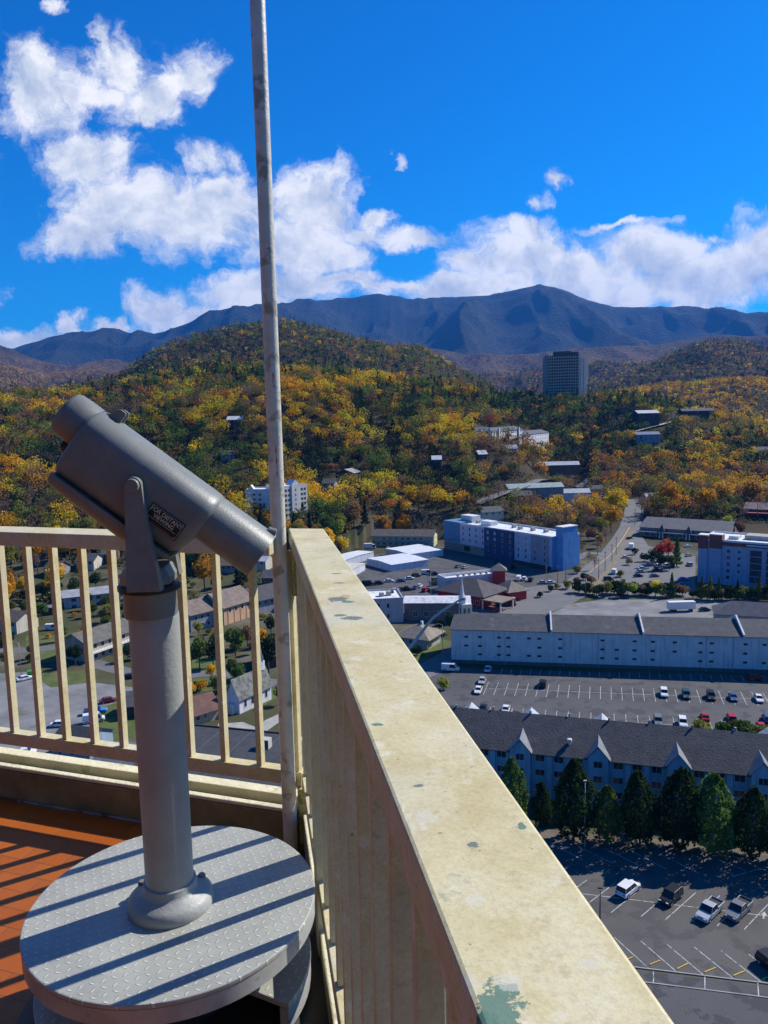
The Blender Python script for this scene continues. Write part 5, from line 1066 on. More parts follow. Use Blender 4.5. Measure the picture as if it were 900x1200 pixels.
def understory():
    a, b = grid_pts(4.6, 300, 950); D = np.hypot(a, b); z = H(a, b); q = np.stack([a, b, z-CZ], -1); k = q@cf; px = 450+F*(q@cr)/k
    dm = np.interp(px, [-60, 60, 100, 330, 345, 400, 430, 520, 600, 680, 700, 900, 960], [345, 345, 380, 330, 330, 420, 462, 478, 452, 478, 535, 545, 545])
    kp = (D > dm-4) & (px > -40) & (px < 940) & (fbm(a/25, b/25, 3, 8) > .36)
    for poly in EXPOLY: kp &= ~in_poly(a, b, poly)
    kp &= visible(a, b, 4); a, b, z, D = (v[kp] for v in (a, b, z, D)); n = len(a); nl = 22
    p = RNG.normal(size=(n, nl, 3)); p /= np.linalg.norm(p, axis=2)[..., None]; p *= (1.6+1.2*RNG.random((n, 1, 1))); p[..., 2] = np.abs(p[..., 2])*1.1
    C = np.stack([a, b, z], -1)[:, None]+p; Q = quads_random(C.reshape(-1, 3), 1.1)
    cc = np.array([PAL['olive'], PAL['green'], PAL['bare'], PAL['rust'], PAL['dark']])[RNG.integers(0, 5, n)]*(.55+.5*RNG.random(n))[:, None]
    col = np.repeat((cc[:, None]*(.75+.5*RNG.random((n, nl, 1)))).reshape(-1, 3), 4, axis=0)
    me = np_mesh('undergrowth', Q.reshape(-1, 3), np.arange(len(Q)*4).reshape(-1, 4), M_leaf, col=col); o = bpy.data.objects.new('undergrowth', me); COL.objects.link(o); kind(o, 'stuff'); tag(o, 'tangled undergrowth beneath the trees of the wood', 'undergrowth')
understory()
print('forest', len(order))
# ================================================================= INDIVIDUAL TREES
_TM = {}
M_trunk = pbr('tree_bark', (.11, .09, .07), .95, var=.3, scale=2)
_leafm = {}
def lm(c):
    if c not in _leafm: _leafm[c] = leaf_mat('foliage_'+c, False, PAL[c], .30 if c in ('dark', 'green') else .38)
    return _leafm[c]
def crown_mesh(kd, var, colour, h=12.0):
    key = (kd, var, colour)
    if key in _TM: return _TM[key]
    base = (kd, var, None)
    if base not in _TM:
        st_ = np.random.default_rng(100+var+hash(len(kd)) % 50)
        if kd == 'cone':
            n = 1500; p = crown_points(n, 'cone'); C = np.stack([p[:, 0]*2.3, p[:, 1]*2.3, 1.2+p[:, 2]*(h-1.2)], -1); Q = quads_random(C, .62)
        elif kd == 'pine':
            n = 3600; hh = RNG.random(n)**1.0; k = (hh*13).astype(int); a = RNG.random(n)*6.283; nb = 5; lob = .62+.38*np.cos(nb*(a+k*1.3))
            r_ = np.sin(np.pi*(.22+.76*hh))**.75*(.58+.42*lob)*(.45+.55*RNG.random(n)**.5)*3.9; C = np.stack([r_*np.cos(a), r_*np.sin(a), 1.5+hh*(h-1.6)-r_*.10+.35*np.sin(a*3+k)], -1); Q = quads_random(C, .55)
        elif kd == 'bare':
            n = 420; p = crown_points(n); C = np.stack([p[:, 0]*3.6, p[:, 1]*3.6, h*.3+p[:, 2]*h*.7], -1); Q = quads_random(C, .45)
        elif kd == 'shrub':
            n = 500; p = crown_points(n); C = np.stack([p[:, 0]*2.0, p[:, 1]*2.0, .1+np.abs(p[:, 2])*2.6], -1); Q = quads_random(C, .42)
        else:
            n = 1300; p = crown_points(n); C = np.stack([p[:, 0]*4.4, p[:, 1]*4.4, h*.22+p[:, 2]*h*.78], -1); Q = quads_random(C, .72)
        _TM[base] = Q.reshape(-1, 3)
    v = _TM[base]; me = np_mesh('crown', v, np.arange(len(v)).reshape(-1, 4), lm(colour)); _TM[key] = me; return me
def trunk_mesh(kd, var):
    key = ('t', kd, var)
    if key in _TM: return _TM[key]
    mb = MB(); h = 12.0; rr = random.Random(var*7+len(kd))
    if kd == 'shrub': mb.tube([(0, 0, -.3), (.1, 0, .8), (.1, .1, 1.6)], [.10, .07, .03], 6)
    else:
        top = h*(.93 if kd in ('cone', 'pine') else .72); mb.tube([(0, 0, -.6), (.05, .02, top*.35), (-.08, .1, top*.7), (.05, 0, top)], [.24, .19, .12, .04], 7)
        for k in range(12 if kd == 'bare' else 7 if kd == 'round' else 5):
            a = k*2.4+rr.random(); z = h*(.25+.45*rr.random()); l_ = h*(.20+.12*rr.random()); mb.tube([(0, 0, z), (l_*.45*math.cos(a), l_*.45*math.sin(a), z+l_*.45), (l_*.8*math.cos(a+.3), l_*.8*math.sin(a+.3), z+l_*1.1)], [.09, .06, .02], 5, cap=False)
    _TM[key] = mb.mesh('trunk', M_trunk, smooth=True); return _TM[key]
NAMES = {'round': 'autumn_tree', 'bare': 'bare_tree', 'cone': 'conifer_tree', 'pine': 'pine_tree', 'shrub': 'shrub'}
NT_ = [0]
def tree(x, y, z, h, kd, colour, label, group=None, wide=1.0):
    v = NT_[0] % 4; NT_[0] += 1; nm = NAMES[kd]
    if kd == 'round' and colour in ('green', 'dark'): nm = 'leafy_tree'
    s = h/(2.8 if kd == 'shrub' else 12.0); root = empty(nm, (x, y, z), random.random()*6.28, label, 'shrub' if kd == 'shrub' else 'tree', group); root.scale = (s*wide, s*wide, s)
    for n_, me in (('trunk', trunk_mesh(kd, v)), ('crown', crown_mesh(kd, v, colour))):
        o = bpy.data.objects.new(n_, me); COL.objects.link(o); o.parent = root
    return root
def ptree(px, py, h, kd, colour, label, group=None, wide=1.0, w=None): q = W(px, py); return tree(q.x, q.y, q.z, h, kd, colour, label, group, wide)
ordn = ['first', 'second', 'third', 'fourth', 'fifth', 'sixth', 'seventh', 'eighth', 'ninth', 'tenth', 'eleventh', 'twelfth', 'thirteenth']
for i, (px, py, h, w_) in enumerate(((603, 962, 13.5, .9), (636, 968, 9, .8), (672, 984, 16.5, 1.05), (712, 988, 11.5, .95), (750, 990, 14.5, 1.0), (793, 994, 16.0, 1.0), (838, 1000, 15.5, 1.1), (880, 1004, 13.5, 1.0), (925, 1010, 15, 1.0))):
    ptree(px, py, h*.9, 'pine', 'pine' if i % 3 else 'green', f'tall shaggy evergreen in front of the dormered motel, {ordn[i]} from the wide railing', 'evergreens in front of the dormered motel', w_*(.95 if i % 2 else .84)).rotation_euler = (random.uniform(-.05, .05), random.uniform(-.05, .05), i*1.9)
for i, (px, py, h, kd, c, lab) in enumerate((
    (688, 696, 5, 'shrub', 'dark', 'dark shrub at the road end of the hedge below the tree-lined lot'), (699, 698, 5, 'shrub', 'green', 'low green shrub, second from the road in the hedge'), (712, 699, 7, 'round', 'olive', 'olive bushy tree in the hedge below the tree-lined lot'), (727, 700, 5, 'shrub', 'dark', 'dark low shrub in the gap of the hedge near the two olive trees'),
    (742, 699, 7, 'round', 'lime', 'yellow-green bushy tree in the hedge next to the bright yellow one'), (757, 699, 4.5, 'shrub', 'dark', 'dark shrub between the two yellow hedge trees'), (768, 698, 7, 'round', 'yellow', 'bright yellow bushy tree in the hedge'), (787, 700, 10, 'cone', 'green', 'pointed green conifer in the hedge right of the bright yellow tree'),
    (800, 698, 5, 'shrub', 'rust', 'reddish shrub in front of the balcony hotel corner'), (822, 702, 9, 'cone', 'green', 'pointed green conifer before the balcony hotel, nearest the corner tower'), (832, 703, 9.5, 'cone', 'olive', 'pale green conifer before the balcony hotel, second from its corner'), (842, 703, 9, 'cone', 'green', 'green conifer before the balcony hotel, third from its corner'), (852, 703, 7, 'cone', 'green', 'shorter green conifer before the balcony hotel'), (864, 703, 8, 'cone', 'dark', 'narrow dark conifer standing alone before the hotel balconies'), (889, 705, 10, 'cone', 'green', 'bright green conifer at the right edge before the hotel'), (899, 705, 8, 'cone', 'olive', 'olive conifer cut by the right edge before the hotel'),
    (774, 660, 12, 'round', 'red', 'rusty red tree on the dark clump in the tree-lined lot'), (783, 657, 13, 'round', 'red', 'tall red tree behind the rusty one in the tree-lined lot'), (764, 664, 9, 'round', 'dark', 'dark green tree at the left of the clump in the tree-lined lot'), (775, 668, 9, 'round', 'dark', 'dark green tree at the front of the clump in the tree-lined lot'), (785, 668, 9, 'round', 'green', 'mid green tree at the front of the clump in the tree-lined lot'), (793, 664, 15, 'cone', 'green', 'tall pointed light green conifer in the tree-lined lot clump'),
    (852, 626, 12, 'round', 'lime', 'lime green tree behind the grey shop roof'), (868, 630, 10, 'round', 'rust', 'dull rust tree behind the grey shop roof, next to the lime one'), (862, 636, 6, 'round', 'gold', 'small golden tree above the balcony hotel roof'),
    (716, 624, 20, 'round', 'gold', 'tall golden tree left of the valley road'), (722, 612, 24, 'round', 'yellow', 'tallest bright yellow tree left of the valley road'), (706, 632, 14, 'round', 'olive', 'olive tree left of the valley road below the golden ones'), (697, 626, 14, 'bare', 'bare', 'bare grey tree left of the valley road'), (690, 636, 11, 'round', 'rust', 'rusty tree right of the blue hotel stair tower'), (683, 626, 12, 'bare', 'bare', 'bare brownish tree behind the blue hotel stair tower'),
    (782, 604, 26, 'round', 'gold', 'tall golden tree with bare trunk beyond the shops, left one of two'), (827, 606, 25, 'round', 'gold', 'tall golden tree beyond the shops, right one of two'), (803, 608, 9, 'round', 'lime', 'small yellow-green tree beyond the shops'), (768, 602, 20, 'bare', 'bare', 'leafless grey tree right of the valley road'), (848, 600, 24, 'round', 'orange', 'tall orange tree beyond the shops'), (880, 596, 26, 'round', 'orange', 'tall orange tree by the dark lodge at the right edge'), (752, 604, 15, 'bare', 'bare', 'thin leafless tree at the bend of the valley road'),
    (655, 600, 13, 'round', 'yellow', 'bright yellow tree behind the blue hotel'), (668, 606, 9, 'round', 'rust', 'rust coloured tree behind the blue hotel, near the yellow one'), (640, 606, 9, 'round', 'lime', 'yellow-green tree right behind the hotel roof'), (618, 606, 9, 'round', 'olive', 'olive tree right behind the middle of the hotel roof'), (600, 600, 8, 'round', 'lime', 'yellow-green tree behind the left part of the hotel roof'), (563, 606, 8, 'round', 'olive', 'olive tree left of the cream house behind the hotel'), (545, 600, 13, 'bare', 'bare', 'leafless tree behind the left end of the blue hotel'), (528, 612, 8, 'round', 'lime', 'lime bush tree between the green motel and the blue hotel'),
    (385, 652, 14, 'round', 'gold', 'golden tree just beyond the far end of the wide railing'), (402, 652, 12, 'round', 'yellow', 'yellow tree beyond the railing beside the golden one'), (372, 634, 12, 'round', 'olive', 'olive tree beside the pole and the white condominium'), (398, 632, 13, 'round', 'lime', 'yellow-green tree above the wide railing end'), (415, 620, 18, 'round', 'rust', 'tall rusty tree left of the green motel'), (428, 622, 15, 'cone', 'dark', 'dark conifer left of the green motel'), (447, 626, 20, 'round', 'orange', 'tall orange tree behind the green motel'), (470, 624, 18, 'round', 'gold', 'tall golden tree behind the green motel'), (495, 620, 12, 'bare', 'bare', 'leafless tree behind the yellow end of the green motel'), (420, 652, 5, 'shrub', 'olive', 'olive shrub between the storage sheds and the railing'),
    (345, 620, 9, 'round', 'lime', 'yellow-green tree in front of the cream condominium'), (312, 618, 11, 'round', 'gold', 'golden tree in front of the white condominium left of the pole'), (300, 616, 10, 'round', 'orange', 'orange tree in front of the white condominium left of the pole'),
    (240, 692, 17, 'round', 'orange', 'big orange tree showing under the viewer nose'), (228, 724, 13, 'bare', 'olive', 'grey-green half bare tree left of the inn'), (233, 745, 6, 'round', 'lime', 'small lime tree in front of the grey inn wing'), (234, 785, 11, 'round', 'green', 'green round tree in front of the inn, right of the viewer post'), (250, 782, 10, 'round', 'dark', 'dark round tree in front of the inn beside the green one'), (276, 768, 11, 'round', 'green', 'green tree in front of the orange inn wing'), (290, 758, 9, 'round', 'rust', 'rusty tree right of the green one before the inn'), (315, 790, 13, 'round', 'dark', 'big dark tree behind the chapel next to the pole'), (318, 745, 8, 'round', 'dark', 'dark tree in front of the right inn wing'), (342, 755, 9, 'round', 'rust', 'rusty tree just right of the pole below the rail'),
    (133, 733, 8, 'round', 'orange', 'orange tree beside the long pale motel wing'), (150, 735, 8, 'round', 'dark', 'dark tree left of the viewer post beside the orange one'), (150, 775, 6, 'round', 'dark', 'dark tree in front of the two-storey motel'), (50, 702, 9, 'round', 'green', 'green tree left of the long pale motel wing'), (85, 700, 10, 'round', 'dark', 'dark tree behind the carport'), (30, 722, 7, 'round', 'green', 'green bush tree below the pink cottage'), (44, 730, 6, 'round', 'dark', 'dark bush tree left of the carport'), (113, 692, 10, 'round', 'dark', 'dark tree just behind the long pale motel wing'), (60, 686, 6, 'shrub', 'lime', 'lime shrub on the far lawn at the left'),
    (15, 620, 10, 'round', 'gold', 'golden tree just above the far railing at the left edge'), (45, 618, 9, 'round', 'rust', 'rusty tree just above the far railing, second from the left edge'), (75, 616, 7, 'round', 'gold', 'small golden tree just above the far railing below the viewer'),
    (823, 861, 4, 'shrub', 'olive', 'olive shrub behind the motel roof by the red car'), (848, 865, 5, 'shrub', 'green', 'green shrub behind the motel roof by the white car'), (868, 866, 5, 'shrub', 'green', 'green shrub behind the motel roof by the teal car'), (895, 869, 4.5, 'shrub', 'olive', 'olive shrub behind the motel roof at the right edge'),
    (488, 768, 3.6, 'shrub', 'dark', 'dark shrub by the lawn of the tan-roofed cottage'), (500, 760, 3, 'shrub', 'olive', 'small olive shrub in front of the tan-roofed cottage'), (530, 742, 8, 'round', 'dark', 'dark tree in front of the church hall'), (515, 742, 6, 'round', 'dark', 'smaller dark tree in front of the church hall'), (556, 731, 3.5, 'shrub', 'green', 'green shrub beside the church porch'), (632, 700, 3, 'shrub', 'dark', 'dark shrub on the verge by the small red pavilion'), (665, 690, 4, 'shrub', 'olive', 'olive shrub at the road corner'), (676, 683, 3, 'shrub', 'rust', 'rusty shrub near the foot of the blue stair tower'), (520, 808, 4, 'shrub', 'lime', 'lime shrub beside the wide railing at the lot corner'),
    (600, 668, 3.5, 'shrub', 'dark', 'dark shrub in the shade of the blue hotel'), (585, 712, 3, 'shrub', 'dark', 'dark shrub in front of the small red pavilion'), (655, 476, 17, 'round', 'orange', 'lone orange tree in front of the hilltop tower'), (684, 515, 16, 'round', 'rust', 'rounded rust tree below the hilltop tower'))):
    ptree(px, py, h, kd, c, lab)
# thick hedge between the long building's yard and the lots behind
for i in range(26):
    f_ = i/25.; px = 678+f_*122 if i < 15 else 812+(i-15)*8.6; px = 678+i*8.2 if i < 15 else 812+(i-15)*8.6; py = (696+.02*(px-678) if i < 15 else 703)+random.uniform(-1.6, 1.6)
    ptree(px, py, random.uniform(4.2, 7.0), 'shrub', ('dark', 'green', 'olive', 'dark', 'rust')[i % 5], 'bushy shrub of the thick hedge behind the long building', 'shrubs of the hedge behind the long building', .8)
for i, (px, py, h, kd, c) in enumerate(((682, 652, 8, 'bare', 'bare'), (690, 660, 7, 'bare', 'bare'), (697, 668, 8, 'bare', 'rust'), (676, 645, 8, 'round', 'olive'), (700, 650, 9, 'bare', 'bare'), (704, 642, 10, 'round', 'rust'), (710, 636, 11, 'bare', 'bare'), (676, 672, 4, 'shrub', 'olive'), (684, 680, 4, 'shrub', 'dark'), (693, 684, 4, 'shrub', 'rust'), (652, 690, 3, 'shrub', 'olive'), (645, 693, 3, 'shrub', 'dark'), (728, 690, 4, 'shrub', 'rust'), (737, 662, 4, 'shrub', 'rust'), (726, 676, 4, 'shrub', 'olive'), (744, 650, 4, 'shrub', 'dark'), (755, 658, 5, 'shrub', 'dark'), (672, 634, 9, 'round', 'lime'), (664, 622, 10, 'bare', 'bare'), (690, 612, 13, 'round', 'gold'), (700, 606, 15, 'round', 'orange'), (676, 612, 12, 'round', 'olive'))):
    ptree(px, py, h, kd, c, 'scrubby %s %s on the rough verge between the blue hotel and the valley road' % ({'bare': 'leafless', 'rust': 'rusty', 'olive': 'olive', 'dark': 'dark', 'lime': 'lime', 'gold': 'golden', 'orange': 'orange'}[c], 'shrub' if kd == 'shrub' else 'tree'), '%s %s of the valley road verge' % (c, 'shrubs' if kd == 'shrub' else 'trees'))
# village shrubs that fill the gardens seen through the bars
k = 0; vx_ = []
while k < 135:
    px, py = random.uniform(-20, 345), random.uniform(628, 835)
    q = W(px, py)
    xs, ys = np.array([q.x]), np.array([q.y])
    if any(in_poly(xs, ys, p)[0] for p in EXPOLY) or (px < 190 and py > 785) or (80 < px < 150 and py < 670) or any((a-q).length < 3.5 for a in vx_): continue
    vx_.append(q); c = ('dark', 'green', 'dark', 'olive', 'green', 'rust', 'gold')[k % 7]; kd = 'round' if k % 3 else 'shrub'
    tree(q.x, q.y, q.z, random.uniform(4.5, 8.5) if kd == 'round' else random.uniform(2, 3.6), kd, c, f'{ {"dark":"dark green","green":"green","olive":"olive","rust":"rusty","gold":"golden"}[c]} garden {"tree" if kd=="round" else "shrub"} among village houses below the far railing', f'{c} garden {"trees" if kd=="round" else "shrubs"} among the village houses'); k += 1
# nearest trees of the wood, one by one
CN = {'gold': 'golden', 'yellow': 'yellow', 'orange': 'orange', 'rust': 'rusty brown', 'olive': 'olive', 'green': 'green', 'dark': 'dark green', 'bare': 'almost bare grey', 'lime': 'lime green', 'red': 'red'}
for i in ind:
    c = PK[fci[i]]; px = fpx[i]; kd = 'cone' if c == 'dark' else 'bare' if c == 'bare' else 'round'
    zone = 'left of the pole' if px < 330 else 'behind the green motel' if px < 520 else 'behind the blue hotel' if px < 690 else 'in the valley beyond the shops'
    lab = f'{CN[c]} {"conifer" if kd == "cone" else "tree"} at the wood edge {zone}'
    tree(fx_[i], fy_[i], fz_[i]-.2, 10+7*random.random(), kd, c, lab, lab+' (several)', 1.0)
# ================================================================= VEHICLES
_CP = {}
M_tyre = pbr('tyre_rubber', (.02, .02, .02), .8, var=.1); M_rimc = pbr('wheel_rim', (.45, .45, .46), .35, metal=.6, var=.1); M_cg = pbr('car_glass', (.02, .025, .03), .08, var=.1); M_hl = pbr('lamp_lens', (.75, .75, .72), .15, var=.05); M_tl = pbr('tail_lens', (.35, .02, .02), .2, var=.05)
CARC = {'white': (.70, .70, .69), 'silver': (.38, .40, .41), 'grey': (.16, .17, .18), 'black': (.015, .015, .018), 'blue': (.04, .09, .22), 'red': (.42, .015, .02), 'maroon': (.20, .02, .02), 'teal': (.03, .07, .09), 'bright blue': (.04, .20, .60)}
def vehicle(kd, colour):
    if (kd, colour) in _CP: return _CP[(kd, colour)], False
    pm = pbr('car_paint_'+colour.replace(' ', '_'), CARC[colour], .38, var=.06, scale=.8, spec=.35)
    L_, Wd, hb_, ht, cab, tum = {'car': (4.6, 1.8, .92, 1.44, (-1.75, 1.15, -1.05, .45), .22), 'suv': (4.7, 1.9, 1.08, 1.78, (-2.15, 1.15, -1.95, .50), .16), 'pickup': (5.7, 1.98, 1.12, 1.86, (-.75, 1.35, -.62, .70), .16), 'van': (5.3, 2.0, 1.15, 2.25, (-2.55, 2.0, -2.5, 1.3), .10), 'truck': (7.5, 2.3, 1.2, 2.5, (1.6, 3.5, 1.7, 2.9), .1), 'bus': (7.0, 2.3, 1.2, 2.9, (-3.4, 3.1, -3.35, 2.7), .08)}[kd]
    root = empty('parked_'+{'car': 'car', 'suv': 'car', 'pickup': 'pickup', 'van': 'van', 'truck': 'truck', 'bus': 'minibus'}[kd], (0, 0, 0)); h2 = L_/2; w2 = Wd/2
    bm_ = MB()
    def sec(x, zb, zt, w): return [(x, -w, zb+.08), (x, -w*.97, zb), (x, w*.97, zb), (x, w, zb+.08), (x, w, zt-.18), (x, w*.90, zt), (x, -w*.90, zt), (x, -w, zt-.18)]
    fh = hb_-.08 if kd in ('car', 'suv', 'pickup') else hb_
    if kd == 'pickup':
        bm_.loft([sec(-h2, .45, 1.0, w2*.96), sec(-h2+.1, .35, 1.02, w2), sec(-.80, .3, 1.02, w2), sec(-.78, .3, hb_, w2), sec(1.3, .3, hb_, w2), sec(1.45, .3, hb_-.02, w2), sec(h2-.2, .35, fh-.08, w2*.97), sec(h2, .45, fh-.25, w2*.88)])
        for y in (-w2, w2-.09): bm_.box(-h2+.02, -.80, y, y+.09, .9, 1.28)
        bm_.box(-h2, -h2+.08, -w2+.02, w2-.02, .9, 1.28)
        bd_ = MB().box(-h2+.10, -.85, -w2+.11, w2-.11, 1.03, 1.05).build('truck_bed', M_tyre, root)
    else:
        bm_.loft([sec(-h2, .48, hb_-.18, w2*.88), sec(-h2+.15, .34, hb_-.03, w2*.97), sec(-h2*.45, .28, hb_, w2), sec(h2*.45, .28, hb_, w2), sec(h2-.35, .32, fh-.10, w2*.97), sec(h2, .45, fh-.28, w2*.86)])
    a, b, c_, d_ = cab; wt = w2-tum
    bm_.box(c_, d_, -wt, wt, ht-.07, ht)
    for x0, x1 in ((a, c_), (b, d_)):
        for s_ in (-1, 1): bm_.tube([(x0, s_*(w2-.06), hb_-.05), (x1, s_*(wt-.03), ht-.04)], .05, 5)
    if kd != 'truck':
        xm = (a+b)/2-.1
        for s_ in (-1, 1): bm_.tube([(xm, s_*(w2-.05), hb_-.05), (xm, s_*(wt-.02), ht-.04)], .045, 5)
    bm_.build('body', pm, root, bevel=.03 if kd != 'bus' else 0)
    gl = MB(); g = .02
    gl.add([(a+g, -w2+.07, hb_-.04), (b-g, -w2+.07, hb_-.04), (b-g, w2-.07, hb_-.04), (a+g, w2-.07, hb_-.04), (c_+g, -wt+.02, ht-.072), (d_-g, -wt+.02, ht-.072), (d_-g, wt-.02, ht-.072), (c_+g, wt-.02, ht-.072)], [(0, 1, 5, 4), (1, 2, 6, 5), (2, 3, 7, 6), (3, 0, 4, 7), (4, 5, 6, 7), (3, 2, 1, 0)]).build('window', M_cg if kd not in ('truck',) else M_cg, root)
    if kd == 'van': MB().box(-h2+.1, -.2, -w2+.02, w2-.02, hb_-.05, ht-.09).build('side_panel', pm, root)
    if kd == 'truck': MB().box(-h2, 1.45, -w2-.02, w2+.02, .75, 3.1).build('cargo_box', pbr('box_white', (.72, .72, .70), .5, var=.05), root, bevel=.03)
    if kd == 'bus': MB().box(-3.3, 2.8, -wt-.02, wt+.02, ht+.002, ht+.12).build('roof_panel', pbr('box_white', (.72, .72, .70), .5, var=.05), root, bevel=.03)
    wr = .33 if kd == 'car' else .38
    for x in (-h2*.62, h2*.64):
        for s_ in (-1, 1):
            y = s_*(w2-.10); ty = MB().tube([(x, y-.11, wr), (x, y+.11, wr)], wr, 16).build('wheel', M_tyre, root); MB().tube([(x, y+s_*.1101, wr), (x, y+s_*.125, wr)], wr*.6, 12).build('rim', M_rimc, ty)
    for s_ in (-1, 1):
        MB().box(h2-.16, h2-.02, s_*w2*.62-.18, s_*w2*.62+.18, fh-.30, fh-.16).build('headlight', M_hl, root); MB().box(-h2-.01, -h2+.10, s_*w2*.68-.12, s_*w2*.68+.12, hb_-.32, hb_-.14).build('tail_light', M_tl, root)
        MB().box(b-.25, b-.08, s_*(w2+.08)-.07, s_*(w2+.08)+.07, hb_+.0, hb_+.13).build('wing_mirror', pm, root)
    _CP[(kd, colour)] = root; return root, True
def park(px, py, kd, colour, heading, label, group=None, z=.03):
    """heading: a pixel the nose points to, or world radians"""
    q = W(px, py)
    if isinstance(heading, tuple): t_ = W(*heading); hd = math.atan2(t_.y-q.y, t_.x-q.x)
    else: hd = heading
    r_, new = vehicle(kd, colour)
    if new: r_.location = (q.x, q.y, q.z+z); r_.rotation_euler = (0, 0, hd)
    else: r_ = copy_thing(r_, (q.x, q.y, q.z+z), hd)
    tag(r_, label, {'car': 'car', 'suv': 'car', 'pickup': 'pickup', 'van': 'van', 'truck': 'truck', 'bus': 'minibus'}[kd], group); return r_
hv = math.atan2(vdir.y, vdir.x); hb2 = hv+math.pi
GA, GB = 'cars in the far row of the striped lot', 'cars in the near row of the striped lot'
for px, py, kd, c, hd, lab in (
  (565, 800, 'car', 'silver', hv, 'silver car, farther one of two at the left end of the far row'), (560.5, 811, 'car', 'white', hv, 'whitish car, nearer one of two at the left end of the far row'), (636, 804, 'suv', 'black', hb2, 'black car alone in the middle of the far stall row'),
  (778, 815, 'suv', 'white', hv, 'white sport utility car with sunroof in the far row'), (804, 817, 'suv', 'teal', hv, 'very dark car right of the white one in the far row'), (833, 818.5, 'suv', 'black', hv, 'black car between a dark and a blue one in the far row'), (859, 819.5, 'car', 'blue', hv, 'blue car in the far row, left of the last white sedan'), (889, 821, 'car', 'white', hv, 'white sedan closing the far row by the right edge')):
    park(px, py, kd, c, hd, lab, GA)
for px, py, kd, c, hd, lab in (
  (566, 833, 'car', 'black', hv, 'black car at the left end of the near row'), (593, 833, 'car', 'white', hb2, 'white car second from the left in the near row'), (604, 842, 'car', 'black', hv, 'black car half hidden by the motel ridge right of the white car'), (686, 850, 'car', 'white', hb2, 'white car whose roof just shows over the motel ridge'),
  (771, 848, 'suv', 'grey', hv, 'blue-grey car left of the big white one in the near row'), (800, 850, 'suv', 'white', hv, 'large white car in the near row above the motel roof'), (826, 843, 'car', 'red', hb2, 'bright red car, first of the red ones from the left'), (857, 844.5, 'suv', 'red', hb2, 'red car in the middle of the three red ones'), (847, 854, 'car', 'white', hv, 'small white car in front of the middle red one'), (861.5, 856, 'car', 'teal', hv, 'dark teal car beside the small white one'), (892, 855, 'car', 'red', hv, 'red car nearest the right edge'), (899, 845, 'suv', 'blue', hb2, 'dark blue car just behind the last red one')):
    park(px, py, kd, c, hd, lab, GB)
park(528, 786, 'van', 'white', (548, 787), 'white van in the shade at the end of the long building'); park(572, 786, 'car', 'white', hb2, 'pale car in the shade against the long building'); park(886, 797, 'suv', 'maroon', (900, 797), 'maroon car in the shade under the loading canopy')
d2 = math.atan2(dv2.y, dv2.x)
park(736, 1046, 'suv', 'white', d2+math.pi, 'white sport utility car parked slanted, half in tree shade', 'vehicles in the lower lot'); park(786, 1055, 'suv', 'black', d2, 'black sport utility car parked slanted in the lower lot', 'vehicles in the lower lot')
park(831, 1072, 'pickup', 'silver', d2, 'silver pickup with an open black bed', 'vehicles in the lower lot'); park(865, 1071, 'pickup', 'grey', d2, 'grey pickup beside the silver one', 'vehicles in the lower lot'); park(906, 1137, 'suv', 'black', d2+1.2, 'black car cut by the right edge in a slanted stall', 'vehicles in the lower lot')
rx = math.atan2(-.25, 1)
